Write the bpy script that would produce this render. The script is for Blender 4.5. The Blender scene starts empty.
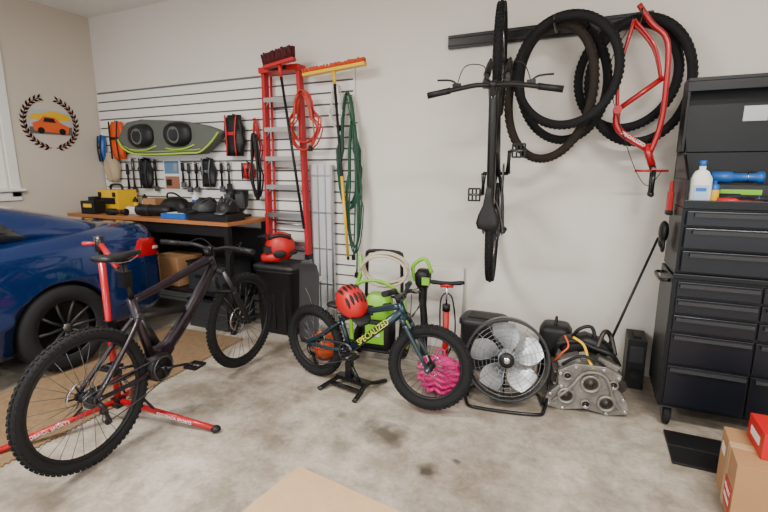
import bpy,bmesh,math,random
from mathutils import Vector as V, Matrix as M
from mathutils.bvhtree import BVHTree
random.seed(4)
pi=math.pi;R=math.radians
sin,cos=math.sin,math.cos
C=bpy.context.collection
# ------------------------------------------------------------ materials
MT={}
def mat(n,col,rough=.5,metal=0,var=.12,scale=8,bump=0,bscale=None,coat=0,emit=0,trans=0,col2=None,spec=.5):
    if n in MT:return MT[n]
    m=bpy.data.materials.new(n);m.use_nodes=True;nt=m.node_tree;N=nt.nodes;L=nt.links
    b=N['Principled BSDF'];b.inputs['Roughness'].default_value=rough;b.inputs['Metallic'].default_value=metal
    b.inputs['Coat Weight'].default_value=coat;b.inputs['Specular IOR Level'].default_value=spec
    tc=N.new('ShaderNodeTexCoord');no=N.new('ShaderNodeTexNoise');no.inputs['Scale'].default_value=scale;no.inputs['Detail'].default_value=5
    L.new(tc.outputs['Object'],no.inputs['Vector'])
    mx=N.new('ShaderNodeMix');mx.data_type='RGBA'
    c=tuple(col)+(1,)
    d=tuple(max(0,x*(1-var)) for x in col)+(1,) if col2 is None else tuple(col2)+(1,)
    mx.inputs[6].default_value=c;mx.inputs[7].default_value=d
    L.new(no.outputs['Fac'],mx.inputs[0]);L.new(mx.outputs[2],b.inputs['Base Color'])
    if bump:
        bn=N.new('ShaderNodeTexNoise');bn.inputs['Scale'].default_value=bscale or scale*6;bn.inputs['Detail'].default_value=4
        L.new(tc.outputs['Object'],bn.inputs['Vector'])
        bp=N.new('ShaderNodeBump');bp.inputs['Strength'].default_value=bump;bp.inputs['Distance'].default_value=.01
        L.new(bn.outputs['Fac'],bp.inputs['Height']);L.new(bp.outputs['Normal'],b.inputs['Normal'])
    if emit:
        b.inputs['Emission Color'].default_value=c;b.inputs['Emission Strength'].default_value=emit
    if trans:b.inputs['Transmission Weight'].default_value=trans
    MT[n]=m;return m
BLK=mat('black_plastic',(.007,.007,.008),.5,spec=.35)
RUB=mat('tire_rubber',(.009,.009,.010),.85,bump=.2,scale=20,spec=.3)
RUBB=mat('worn_tire_rubber',(.032,.023,.016),.9,bump=.2,scale=12,col2=(.013,.011,.010),spec=.3)
MBK=mat('black_metal',(.006,.006,.007),.35,.1,coat=.15,spec=.4)
CHR=mat('chrome',(.6,.6,.6),.2,1)
ALU=mat('aluminum',(.55,.55,.55),.38,1,var=.25)
DALU=mat('dark_aluminum',(.14,.14,.15),.4,.9)
GRY=mat('grey_metal',(.25,.26,.27),.35,.8)
RED=mat('red_paint',(.42,.003,.010),.3,.1,coat=.35)
REDP=mat('red_plastic',(.5,.007,.008),.45)
REDF=mat('red_fiberglass',(.45,.006,.013),.5)
ORG=mat('orange_plastic',(.75,.09,.008),.5)
YEL=mat('yellow_plastic',(.8,.48,.008),.45)
GRN=mat('lime_green_plastic',(.22,.58,.015),.4)
DGR=mat('dark_green_cord',(.008,.075,.038),.5)
WHT=mat('white_plastic',(.75,.74,.70),.45)
BLU=mat('blue_plastic',(.015,.11,.42),.4)
PNK=mat('pink_fabric',(.8,.02,.25),.7,bump=.3)
LET=mat('white_lettering',(.8,.8,.8),.5)
YLET=mat('yellow_lettering',(.7,.78,.02),.4)
CARD=mat('cardboard',(.36,.19,.085),.85,scale=5,bump=.05)
WOOD=mat('bench_wood',(.45,.18,.06),.5,scale=3,bump=.05,col2=(.26,.09,.028))
GB=mat('charcoal_plastic',(.024,.025,.028),.5,spec=.4)
# ------------------------------------------------------------ mesh builder
class B:
    def __init__(s):s.v=[];s.f=[];s.mi=[];s.sm=[];s.ms=[];s.T=M()
    def add(s,vs,fs,m,smooth=True):
        o=len(s.v)
        if m not in s.ms:s.ms.append(m)
        k=s.ms.index(m)
        s.v+=[s.T@V(p) for p in vs]
        for i,f in enumerate(fs):
            s.f.append([o+j for j in f]);s.mi.append(k);s.sm.append(smooth if isinstance(smooth,bool) else smooth[i])
        return s
    def box(s,c,d,m,rot=None):
        c=V(c);h=V(d)/2
        vs=[V((x*h.x,y*h.y,z*h.z)) for z in(-1,1) for y in(-1,1) for x in(-1,1)]
        if rot is not None:
            if not isinstance(rot,M):rot=rotm(*rot)
            vs=[rot.to_3x3()@v for v in vs]
        return s.add([c+v for v in vs],[(0,2,3,1),(4,5,7,6),(0,1,5,4),(2,6,7,3),(0,4,6,2),(1,3,7,5)],m,False)
    def tube(s,pts,r,m,n=8,closed=False,cap=True,sq=1.0,up=None):
        P=[V(p) for p in pts];k=len(P)
        rs=r if isinstance(r,(list,tuple)) else [r]*k
        vs=[];nrm=None
        for i in range(k):
            if closed:t=(P[(i+1)%k]-P[i-1])
            else:t=P[min(i+1,k-1)]-P[max(i-1,0)]
            if t.length<1e-9:t=V((0,0,1))
            t.normalize()
            if nrm is None:
                a=V(up) if up is not None else (V((0,0,1)) if abs(t.z)<.9 else V((1,0,0)))
                nrm=(a-t*a.dot(t)).normalized()
            else:
                nn=nrm-t*nrm.dot(t)
                if nn.length>1e-6:nrm=nn.normalized()
            bi=t.cross(nrm)
            for j in range(n):
                a=2*pi*j/n
                vs.append(P[i]+nrm*cos(a)*rs[i]+bi*sin(a)*rs[i]*sq)
        fs=[];sm=[]
        for i in range(k if closed else k-1):
            a=i*n;b=((i+1)%k)*n
            for j in range(n):
                fs.append((a+j,a+(j+1)%n,b+(j+1)%n,b+j));sm.append(True)
        if cap and not closed:
            fs.append(tuple(range(n-1,-1,-1)));fs.append(tuple((k-1)*n+j for j in range(n)));sm+=[False,False]
        return s.add(vs,fs,m,sm)
    def cyl(s,a,b,r,m,r2=None,n=16):return s.tube([a,b],[r,r if r2 is None else r2],m,n)
    def ring(s,c,axis,Rr,r,m,n=40,nr=8,sq=1.0):
        pts=circ(c,axis,Rr,n);ax=V(axis).normalized()
        return s.tube(pts,r,m,nr,closed=True,sq=sq,up=ax if sq!=1.0 else None)
    def lathe(s,prof,m,n=24,c=(0,0,0),axis=(0,0,1),smooth=True):
        ax=V(axis).normalized();u,w=perp(ax);c=V(c);vs=[]
        for r,h in prof:
            for j in range(n):
                a=2*pi*j/n;vs.append(c+ax*h+(u*cos(a)+w*sin(a))*max(r,1e-5))
        fs=[]
        for i in range(len(prof)-1):
            for j in range(n):fs.append((i*n+j,i*n+(j+1)%n,(i+1)*n+(j+1)%n,(i+1)*n+j))
        return s.add(vs,fs,m,smooth)
    def loft(s,rings,m,cap=True,smooth=True):
        n=len(rings[0]);vs=[p for r in rings for p in r];fs=[];sm=[]
        for i in range(len(rings)-1):
            for j in range(n):fs.append((i*n+j,i*n+(j+1)%n,(i+1)*n+(j+1)%n,(i+1)*n+j));sm.append(smooth)
        if cap:
            fs.append(tuple(range(n-1,-1,-1)));fs.append(tuple((len(rings)-1)*n+j for j in range(n)));sm+=[smooth,smooth]
        return s.add(vs,fs,m,sm)
    def ell(s,c,rad,m,nu=20,nv=12,v0=-90,v1=90,rot=None):
        c=V(c);vs=[];Rm=rotm(*rot).to_3x3() if rot else M.Identity(3)
        for i in range(nv+1):
            ph=R(v0+(v1-v0)*i/nv)
            for j in range(nu):
                a=2*pi*j/nu
                vs.append(c+Rm@V((rad[0]*cos(ph)*cos(a),rad[1]*cos(ph)*sin(a),rad[2]*sin(ph))))
        fs=[(i*nu+j,i*nu+(j+1)%nu,(i+1)*nu+(j+1)%nu,(i+1)*nu+j) for i in range(nv) for j in range(nu)]
        if v0>-89:fs.append(tuple(range(nu-1,-1,-1)))
        return s.add(vs,fs,m,True)
    def prism(s,poly,d,m,o=(0,0,0),u=(1,0,0),w=(0,0,1),smooth=False):
        o=V(o);u=V(u).normalized();w=V(w).normalized();nn=u.cross(w)
        a=[o+u*p[0]+w*p[1] for p in poly];k=len(a)
        vs=[p-nn*d/2 for p in a]+[p+nn*d/2 for p in a]
        fs=[tuple(range(k-1,-1,-1)),tuple(range(k,2*k))]+[(i,(i+1)%k,k+(i+1)%k,k+i) for i in range(k)]
        return s.add(vs,fs,m,smooth)
    def text(s,body,size,m,o,u,w,ext=.0008,shear=0):
        cu=bpy.data.curves.new('tmp','FONT');cu.body=body;cu.size=size;cu.extrude=ext;cu.shear=shear;cu.align_x='CENTER';cu.align_y='CENTER';cu.resolution_u=3
        ob=bpy.data.objects.new('tmp',cu);C.objects.link(ob)
        dg=bpy.context.evaluated_depsgraph_get();me=bpy.data.meshes.new_from_object(ob.evaluated_get(dg))
        o=V(o);u=V(u).normalized();w=V(w).normalized();nn=u.cross(w)
        s.add([o+u*p.co.x+w*p.co.y+nn*p.co.z for p in me.vertices],[tuple(p.vertices) for p in me.polygons],m,False)
        bpy.data.objects.remove(ob);bpy.data.curves.remove(cu);bpy.data.meshes.remove(me);return s
def rotm(x,y,z):return M.Rotation(z,4,'Z')@M.Rotation(y,4,'Y')@M.Rotation(x,4,'X')
def perp(ax):
    a=V((0,0,1)) if abs(ax.z)<.9 else V((1,0,0))
    u=(a-ax*a.dot(ax)).normalized();return u,ax.cross(u)
def circ(c,axis,r,n,r2=None):
    ax=V(axis).normalized();u,w=perp(ax);c=V(c)
    return [c+u*cos(2*pi*i/n)*(r2 or r)+w*sin(2*pi*i/n)*r for i in range(n)]
def rr(c,u,w,a,b,n=16,p=2.6):
    c=V(c);u=V(u);w=V(w);o=[]
    for i in range(n):
        t=2*pi*i/n;ct,st=cos(t),sin(t)
        o.append(c+u*a*math.copysign(abs(ct)**(2/p),ct)+w*b*math.copysign(abs(st)**(2/p),st))
    return o
def cat(pts,n=6,closed=False):
    P=[V(p) for p in pts];k=len(P);o=[]
    for i in range(k if closed else k-1):
        g=(lambda q:P[q%k]) if closed else (lambda q:P[max(0,min(k-1,q))])
        a,b,c,d=g(i-1),g(i),g(i+1),g(i+2)
        for j in range(n):
            t=j/n
            o.append(.5*((2*b)+(c-a)*t+(2*a-5*b+4*c-d)*t*t+(3*b-a-3*c+d)*t**3))
    if not closed:o.append(P[-1])
    return o
def obj(name,b,par=None,label=None,category=None,group=None,bevel=0,kind=None,loc=None,rot=None,sub=0):
    me=bpy.data.meshes.new(name);me.from_pydata([tuple(v) for v in b.v],[],b.f)
    for m in b.ms:me.materials.append(m)
    me.polygons.foreach_set('material_index',b.mi);me.polygons.foreach_set('use_smooth',b.sm);me.update()
    o=bpy.data.objects.new(name,me);C.objects.link(o)
    if par:o.parent=par
    if loc:o.location=loc
    if rot:o.rotation_euler=rot
    if bevel:
        q=o.modifiers.new('bevel','BEVEL');q.width=bevel;q.segments=2;q.limit_method='ANGLE';q.angle_limit=R(40)
    if sub:
        q=o.modifiers.new('sub','SUBSURF');q.levels=sub;q.render_levels=sub
    for k,v in(('label',label),('category',category),('group',group),('kind',kind)):
        if v:o[k]=v
    return o
def thing(name,label,category,loc=(0,0,0),rz=0,mat4=None,group=None):
    o=bpy.data.objects.new(name,None);o.empty_display_size=.1;C.objects.link(o)
    if mat4 is not None:o.matrix_world=mat4
    else:o.location=loc;o.rotation_euler=(0,0,rz)
    o['label']=label;o['category']=category
    if group:o['group']=group
    return o
# ------------------------------------------------------------ room
XL,YB,XR,ZC=-5.52,3.75,3.4,3.3
YF=-3.0
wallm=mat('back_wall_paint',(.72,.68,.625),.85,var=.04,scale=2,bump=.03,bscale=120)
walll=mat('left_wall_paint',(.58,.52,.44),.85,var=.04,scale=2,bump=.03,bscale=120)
ceilm=mat('ceiling_paint',(.8,.78,.74),.9,var=.03)
trimm=mat('white_trim',(.78,.77,.74),.5,var=.03)
def floor_mat():
    m=bpy.data.materials.new('stained_concrete');m.use_nodes=True;nt=m.node_tree;N=nt.nodes;L=nt.links
    b=N['Principled BSDF'];tc=N.new('ShaderNodeTexCoord')
    def noise(sc,de=8,ro=.6):
        n=N.new('ShaderNodeTexNoise');n.inputs['Scale'].default_value=sc;n.inputs['Detail'].default_value=de;n.inputs['Roughness'].default_value=ro
        L.new(tc.outputs['Object'],n.inputs['Vector']);return n
    def ramp(fac,a,b_,c0,c1):
        r=N.new('ShaderNodeValToRGB');r.color_ramp.elements[0].position=a;r.color_ramp.elements[1].position=b_
        r.color_ramp.elements[0].color=c0;r.color_ramp.elements[1].color=c1;L.new(fac,r.inputs[0]);return r
    def mixc(f,a,b_,mode='MIX'):
        x=N.new('ShaderNodeMix');x.data_type='RGBA';x.blend_type=mode
        if isinstance(f,float):x.inputs[0].default_value=f
        else:L.new(f,x.inputs[0])
        L.new(a,x.inputs[6])
        if isinstance(b_,tuple):x.inputs[7].default_value=b_
        else:L.new(b_,x.inputs[7])
        return x.outputs[2]
    n1=noise(1.1,9,.65);n2=noise(5,8,.7);n3=noise(45,3)
    r1=ramp(n1.outputs['Fac'],.36,.66,(.33,.285,.23,1),(.56,.51,.44,1))
    r2=ramp(n2.outputs['Fac'],.38,.62,(.50,.47,.43,1),(1,1,1,1))
    c=mixc(.85,r1.outputs[0],r2.outputs[0],'MULTIPLY')
    r3=ramp(n3.outputs['Fac'],.35,.6,(.78,.78,.78,1),(1,1,1,1))
    c=mixc(.7,c,r3.outputs[0],'MULTIPLY')
    for (sx,sy,rad,k) in [(-1.02,2.23,.18,.85),(-.68,2.01,.08,.98),(-1.2,2.0,.10,.4),(-1.55,1.9,.09,.4),(-.85,2.45,.12,.3),(-1.35,2.3,.05,.5),(-.3,1.9,.14,.3),(-1.9,2.2,.12,.3),(.2,2.2,.12,.25),(-.55,2.15,.03,.8)]:
        vm=N.new('ShaderNodeVectorMath');vm.operation='DISTANCE'
        nv=N.new('ShaderNodeTexNoise');nv.inputs['Scale'].default_value=9;nv.inputs['Detail'].default_value=4
        L.new(tc.outputs['Object'],nv.inputs['Vector'])
        sc=N.new('ShaderNodeVectorMath');sc.operation='SCALE';sc.inputs['Scale'].default_value=rad*1.6
        L.new(nv.outputs['Color'],sc.inputs[0])
        ad=N.new('ShaderNodeVectorMath');ad.operation='ADD';L.new(tc.outputs['Object'],ad.inputs[0]);L.new(sc.outputs[0],ad.inputs[1])
        L.new(ad.outputs[0],vm.inputs[0]);vm.inputs[1].default_value=(sx+rad*.8,sy+rad*.8,.1+rad*.8)
        mr=N.new('ShaderNodeMapRange');mr.inputs['From Min'].default_value=rad;mr.inputs['From Max'].default_value=rad*.35
        mr.inputs['To Min'].default_value=0;mr.inputs['To Max'].default_value=k
        L.new(vm.outputs['Value'],mr.inputs['Value'])
        c=mixc(mr.outputs[0],c,(.06,.05,.038,1))
    L.new(c,b.inputs['Base Color'])
    rr_=ramp(n2.outputs['Fac'],.3,.7,(.35,.35,.35,1),(.6,.6,.6,1));L.new(rr_.outputs[0],b.inputs['Roughness'])
    bp=N.new('ShaderNodeBump');bp.inputs['Strength'].default_value=.12;bp.inputs['Distance'].default_value=.01;L.new(n2.outputs['Fac'],bp.inputs['Height']);L.new(bp.outputs[0],b.inputs['Normal'])
    return m
def st(name,c,d,m):obj(name,B().box((0,0,0),d,m),kind='structure',loc=c)
st('floor',(0,0,-.1),(2*max(-XL,XR)+.4,12,.2),floor_mat())
st('ceiling',((XL+XR)/2,(YB+YF)/2,ZC+.05),(XR-XL+.4,YB-YF+.4,.1),ceilm)
st('wall_back',((XL+XR)/2,YB+.075,ZC/2),(XR-XL+.4,.15,ZC),wallm)
st('wall_right',(XR+.075,(YB+YF)/2,ZC/2),(.15,YB-YF,ZC),wallm)
st('wall_front',((XL+XR)/2,YF-.075,2.8),(XR-XL+.3,.15,1.0),wallm)
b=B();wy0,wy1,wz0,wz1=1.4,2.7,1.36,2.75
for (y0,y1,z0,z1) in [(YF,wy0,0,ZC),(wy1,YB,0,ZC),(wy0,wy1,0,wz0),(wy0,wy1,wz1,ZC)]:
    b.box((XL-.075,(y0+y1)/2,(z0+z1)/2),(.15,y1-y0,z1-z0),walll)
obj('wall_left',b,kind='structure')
b=B();t=.09
b.box((XL+.012,wy0-t/2,(wz0+wz1)/2),(.022,t,wz1-wz0+2*t),trimm)
b.box((XL+.012,wy1+t/2,(wz0+wz1)/2),(.022,t,wz1-wz0+2*t),trimm)
b.box((XL+.012,(wy0+wy1)/2,wz1+t/2),(.022,wy1-wy0,t),trimm)
b.box((XL+.03,(wy0+wy1)/2,wz0-.015),(.06,wy1-wy0+.24,.03),trimm)
b.box((XL+.012,(wy0+wy1)/2,wz0-.08),(.022,wy1-wy0+.18,.09),trimm)
obj('trim_1',b,kind='structure',bevel=.004)
b=B()
for y in (wy0+.03,wy1-.03):b.box((XL-.07,y,(wz0+wz1)/2),(.05,.06,wz1-wz0),trimm)
for z in (wz0+.03,(wz0+wz1)/2,wz1-.03):b.box((XL-.07,(wy0+wy1)/2,z),(.05,wy1-wy0-.12,.06),trimm)
b.box((XL-.08,(wy0+wy1)/2,(wz0+wz1)/2),(.006,wy1-wy0-.12,wz1-wz0-.12),mat('window_glass',(.9,.93,.95),.03,trans=1.0,var=0))
obj('window_1',b,kind='structure')
b=B();SL=mat('slatwall_white',(.78,.77,.74),.5,var=.03);SLD=mat('slat_groove_shade',(.14,.13,.12),.8)  # groove backing coloured dark, painting in the shade between the white slats
b.box((-3.75,YB-.004,1.25),(3.5,.006,2.42),SLD)
z=.05
while z<2.44:
    b.box((-3.75,YB-.014,z+.044),(3.5,.014,.083),SL);z+=.1
b.box((-2.0+.008,YB-.012,1.25),(.014,.022,2.42),WHT)
obj('slatwall_panel',b,label='white horizontal slatwall panel screwed to the garage wall',category='wall panel')
# ------------------------------------------------------------ wheels / bikes
def tire(b,r,w,m,T=None,knob=True,n=48,ov=None):
    rx,rz=ov if ov else (r,r)
    a,bz=rx-w/2,rz-w/2
    pts=[V((a*cos(2*pi*i/n),0,bz*sin(2*pi*i/n))) for i in range(n)]
    b.tube(pts,w*.47,m,10,closed=True,up=(0,1,0))
    if knob:
        K=int(2*pi*r/.032)
        for i in range(K):
            for off,ang,l in ((0,0,.018),(-.36*w,-45,.016),(.36*w,45,.016)):
                t=2*pi*(i+(.5 if off else 0))/K
                d=V((cos(t),0,sin(t)))
                rad=w*.47
                c=V((a*cos(t),0,bz*sin(t)))+d*(rad*cos(R(ang))+.001)+V((0,rad*sin(R(ang)),0))
                rot=M.Rotation(-t,4,'Y')@M.Rotation(R(ang),4,'Z')
                b.box(c,(.009,w*.2,l),m,rot)
def wheel(par,T,r,w,rimm,hubm,tirem,discr=.09,spm=CHR,nsp=28,tlabel=None):
    ir=r-w*.95
    b=B();b.T=T
    b.ring((0,0,0),(0,1,0),ir-.004,.014,rimm,48,8,sq=.75)
    wo=obj('wheel',b,par)
    b=B();b.T=T;tire(b,r,w,tirem);obj('tire',b,wo,label=tlabel)
    b=B();b.T=T
    for i in range(nsp):
        t=2*pi*i/nsp;sd=1 if i%2 else -1;t2=t+(.5 if (i//2)%2 else -.5)
        b.cyl((.022*cos(t2),sd*.028,.022*sin(t2)),((ir-.01)*cos(t),0,(ir-.01)*sin(t)),.0016,spm,n=5)
    obj('spokes',b,wo)
    b=B();b.T=T
    b.lathe([(0,-.055),(.012,-.055),(.012,-.035),(.028,-.033),(.028,-.025),(.017,-.02),(.017,.02),(.028,.025),(.028,.033),(.012,.035),(.012,.055),(0,.055)],hubm,16,axis=(0,1,0))
    obj('hub',b,wo)
    if discr:
        b=B();b.T=T
        b.ring((0,.042,0),(0,1,0),discr,.009,CHR,32,6,sq=.15)
        for i in range(6):
            t=2*pi*i/6;b.box((discr*.55*cos(t),.042,discr*.55*sin(t)),(discr*.9,.003,.01),CHR,rot=(0,-t,0))
        obj('brake_disc',b,wo)
    return wo
def bike(name,label,mat4,r,wb,w,ha,forkL,htL,bb,st_top,sad,barz,barw,framem,forkm,tirem,rimm,text,textm,steer=0,susp=True,ebike=False,dt=.03,crank_a=-20,textsize=.05,gripm=BLK,discr=.09,lowerm=None,spm=CHR):
    t=thing(name,label,'bicycle',mat4=mat4)
    A=V((0,0,r));F=V((wb,0,r));h=R(ha)
    ax=V((-cos(h),0,sin(h)));pf=V((sin(h),0,cos(h)))
    P0=F-pf*.045;HB=P0+ax*forkL;HT=HB+ax*htL
    BBp=V((bb[0],0,bb[1]));ST=V((st_top[0],0,st_top[1]));SD=V((sad[0],0,sad[1]))
    S=M.Translation(P0)@M.Rotation(steer,4,ax)@M.Translation(-P0)
    b=B()
    b.cyl(HB,HT,.024,framem,n=14)
    dtop=HB+ax*.03
    if ebike:
        mid=(dtop+BBp)/2+V((.02,0,-.012))
        b.tube(cat([dtop,mid,BBp+V((.03,0,.03))],5),[.036]*3+[.042]*4+[.045]*4,framem,14,sq=.85)
        b.tube(cat([HT-ax*.02,(HT+ST)/2+V((0,0,-.015)),ST],5),[.03,.03,.028,.027,.026,.025,.024,.023,.022,.022,.022],framem,12)
        b.cyl(BBp,ST+V((-.005,0,.02)),.026,framem)
        b.lathe([(0,-.06),(.075,-.06),(.09,-.05),(.09,.05),(.075,.06),(0,.06)],BLK,22,c=BBp+V((.01,0,.0)),axis=(0,1,0))
        b.box(BBp+V((.05,0,.055)),(.14,.09,.07),framem,rot=(0,R(-40),0))
    else:
        b.cyl(dtop,BBp,dt,framem,dt*.92,n=14)
        b.tube(cat([HT-ax*.025,(HT+ST)/2+V((0,0,-.006)),ST-V((0,0,.015))],4),dt*.72,framem,12)
        b.cyl(BBp,ST,.018,framem)
        b.cyl(BBp+V((0,-.036,0)),BBp+V((0,.036,0)),.026,framem)
    for s_ in(-1,1):
        b.tube(cat([BBp+V((-.02,s_*.03,.01)),BBp*.6+A*.4+V((0,s_*.055,-.005)),A+V((0,s_*.068,0))],4),.013,framem,8)
        jt=ST+(BBp-ST)*(.12 if not ebike else .22)
        b.tube(cat([jt+V((0,s_*.018,0)),jt*.65+A*.35+V((0,s_*.045,0)),A+V((0,s_*.068,.01))],4),.0105 if not ebike else .014,framem,8)
        b.ell(A+V((0,s_*.068,0)),(.022,.006,.026),framem,10,6)
    if ebike:
        b.cyl(jt,(BBp+dtop)/2+V((-.02,0,.03)),.022,BLK);b.cyl(jt+V((.01,0,-.01)),(BBp+jt)/2+V((.06,0,-.03)),.03,MBK)
        b.cyl(jt+V((0,-.03,0)),jt+V((0,.03,0)),.022,DALU)
    d=(dtop-BBp).normalized()
    if text:
      for s_ in(-1,1):
        n_=V((0,s_,0));u=-d if s_>0 else d
        w_=n_.cross(u)
        b.text(text,textsize,textm,(dtop+BBp)/2+V((0,s_*((.0385 if ebike else dt)+.0012),0))+(V((.02,0,-.01)) if ebike else V((0,0,0))),u,w_,ext=.0006)
    b.tube(cat([HT+V((.06,.05,.05)),HT+V((.06,.03,-.08)),dtop+V((0,.03,-.02)),(dtop+BBp)/2+V((0,dt+.003,0)),BBp+V((0,.03,0)),A+V((.03,.07,0))],5),.0028,BLK,5)
    obj('frame',b,t)
    b=B();b.T=S
    b.cyl(HB-ax*.005,HT+ax*.03,.019,forkm)
    b.tube([HB+V((0,-.07,0))-ax*.02,HB+V((0,0,0))-ax*.0,HB+V((0,.07,0))-ax*.02],.024,forkm,12,sq=.9)
    for s_ in(-1,1):
        top=HB-ax*.02+V((0,s_*.066,0));low=F+V((0,s_*.066,0))
        md=top+(low-top)*(.36 if susp else .1)
        b.cyl(top+ax*.01,md,.0165 if susp else .015,(DALU if susp else forkm))
        b.tube([md,md+(low-md)*.06,md+(low-md)*.7,low],[.019,.024,.021,.015] if susp else [.016,.016,.013,.011],lowerm or forkm,12)
        b.ell(low,(.022,.012,.024),lowerm or forkm,10,6)
    if susp:b.tube(cat([HB-ax*.19+V((0,-.066,0)),HB-ax*.16+pf*-.05,HB-ax*.19+V((0,.066,0))],5),.011,forkm)
    b.cyl(F-V((0,.078,0)),F+V((0,.078,0)),.006,CHR)
    obj('fork',b,t)
    wheel(t,S@M.Translation(F),r,w,rimm,BLK,tirem,discr,spm)
    wheel(t,M.Translation(A)@M.Rotation(.2,4,'Y'),r,w,rimm,BLK,tirem,discr*.9,spm)
    b=B()
    for i in range(8):
        q=.052-.0045*i if r>.3 else .036-.003*i
        b.lathe([(0,-.03-.0035*i),(q,-.03-.0035*i),(q,-.0318-.0035*i),(0,-.0318-.0035*i)],DALU if i else CHR,22,c=A,axis=(0,1,0),smooth=False)
    obj('cassette',b,t)
    b=B()
    b.tube([A+V((0,-.075,-.01)),A+V((.02,-.09,-.05)),A+V((.03,-.075,-.08))],.013,MBK,8)
    b.box(A+V((.045,-.068,-.115)),(.018,.012,.09),MBK,rot=(0,R(-15),0))
    for dz,dx in((-.08,.035),(-.15,.055)):b.lathe([(0,-.004),(.02,-.004),(.02,.004),(0,.004)],BLK,12,c=A+V((dx,-.055,dz)),axis=(0,1,0))
    obj('derailleur',b,t)
    cr=.17 if r>.3 else .125;ca=R(crank_a);cd=V((cos(ca),0,sin(ca)));cring=.072 if r>.3 else .062
    b=B();yo=.055 if not ebike else .07
    b.ring(BBp+V((0,-yo,0)),(0,1,0),cring-.005,.006,DALU,28,6,sq=.4)
    for i in range(28):
        q=2*pi*i/28;b.box(BBp+V((cring*cos(q),-yo,cring*sin(q))),(.006,.003,.006),DALU,rot=(0,-q,0))
    for i in range(4):
        q=2*pi*i/4+.3;b.box(BBp+V((cring*.5*cos(q),-yo,cring*.5*sin(q))),(cring*.9,.004,.016),MBK,rot=(0,-q,0))
    b.cyl(BBp-V((0,.09,0)),BBp+V((0,.09,0)),.013,MBK)
    for s_ in(-1,1):
        p=BBp+V((0,s_*.085,0));q=p+cd*cr*(-s_)+V((0,s_*.008,0))
        b.tube([p-cd*.0,(p+q)/2,q],[.019,.012,.014],MBK,10,sq=.6,up=(0,1,0))
    ck=obj('crankset',b,t)
    for s_ in(-1,1):
        q=BBp+V((0,s_*.093,0))+cd*cr*(-s_)
        pb=B();c=q+V((0,s_*.062,0))
        pb.cyl(q,c+V((0,s_*.045,0)),.009,DALU)
        for dx in(-.045,.045):pb.box(c+V((dx,0,0)),(.012,.09,.014),BLK)
        for dy in(-.042,-.014,.014,.042):pb.box(c+V((0,dy,0)),(.09,.012,.014),BLK)
        obj('pedal',pb,ck)
    b=B();q=.02 if r<.3 else .035
    pts=cat([A+V((0,-.045,q)),BBp+V((0,-yo,cring)),BBp+V((cring,-yo,0)),BBp+V((0,-yo,-cring)),A+V((.055,-.055,-.15)),A+V((.035,-.055,-.06)),A+V((-q,-.045,0))],5,closed=True)
    b.tube(pts,.004,DALU,6,closed=True);obj('chain',b,t)
    b=B();sp=(ST-BBp).normalized();end=V((SD.x+.02,0,SD.z-.035))
    b.cyl(ST-sp*.02,end,.014,MBK);b.box(end+V((0,0,.005)),(.05,.03,.02),MBK)
    b.cyl(ST-sp*.02,ST+sp*.012,.02,MBK)
    for s_ in(-1,1):b.tube(cat([SD+V((-.1,s_*.035,-.005)),SD+V((-.03,s_*.022,-.03)),SD+V((.05,s_*.022,-.03)),SD+V((.12,s_*.01,-.005))],4),.0035,CHR,6)
    obj('seatpost',b,t)
    b=B();k=1 if r>.3 else .82
    secs=[(-.135,.02,.008,.004),(-.125,.06,.016,.006),(-.09,.072,.02,.004),(-.04,.06,.02,0),(.02,.034,.018,0),(.08,.024,.017,.002),(.125,.019,.014,.001),(.14,.008,.006,-.003)]
    b.loft([rr(SD+V((x*k,0,z)),(0,1,0),(0,0,1),a*k,c_,14,2.4) for x,a,c_,z in secs],BLK);obj('saddle',b,t)
    b=B();b.T=S
    SB=HT+ax*.035;BC=SB+V((.04 if r>.3 else .03,0,.01))
    b.cyl(HT+ax*0,SB+ax*.02,.021,MBK);b.tube([SB,BC],[.018,.019],MBK,12);b.cyl(BC-V((0,.02,0)),BC+V((0,.02,0)),.024,MBK)
    hb=barw/2
    def bp(y):
        f_=min(1,max(0,(abs(y)-.05)/.1));return BC+V((-.05*max(0,abs(y)-.1)/.3,y,(barz)*f_))
    b.tube([bp(-hb+i*barw/24) for i in range(25)],.0145,MBK,10)
    ho=obj('handlebar',b,t)
    for s_ in(-1,1):
        g=B();g.T=S;g.tube([bp(s_*(hb-.13)),bp(s_*(hb-.07)),bp(s_*(hb+.003))],[.019,.0185,.0195],gripm,12)
        g.ring(bp(s_*(hb-.13)),(0,1,0),.017,.004,MBK,14,6);obj('grip',g,ho)
        g=B();g.T=S;c=bp(s_*(hb-.17))
        g.box(c+V((.015,0,-.008)),(.035,.05,.022),MBK)
        g.tube(cat([c+V((.03,0,-.015)),c+V((.055,s_*.04,-.025)),c+V((.06,s_*.12,-.025))],4),.006,MBK,6)
        g.tube(cat([c+V((.02,0,-.01)),c+V((.12,-s_*.05,.02)),c+V((.13,-s_*.15,-.06)),HB-ax*.02+V((.03,s_*.06,0))],5),.003,BLK,5)
        obj('brake_lever',g,ho)
    return t
def fmat(o,x,z):
    x=V(x).normalized();z=V(z);z=(z-x*z.dot(x)).normalized();y=z.cross(x)
    m=M((x,y,z)).transposed().to_4x4();m.translation=V(o);return m
EB=mat('dark_purple_black_paint',(.004,.004,.005),.35,.0,coat=.25,scale=1.3,col2=(.016,.004,.014),spec=.4)
bike('mountain_bike','black full-suspension electric mountain bike held by red repair stand',
     fmat((-2.30,1.33,.012),(-.085,.996,.012),(0,0,1)),.37,1.285,.062,65.5,.53,.12,(.43,.36),(.33,.80),(.285,1.07),.025,.80,EB,BLK,RUB,BLK,'SPECIALIZED',DALU,steer=R(-3),ebike=True,textsize=.04,spm=DALU,crank_a=-15)
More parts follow.
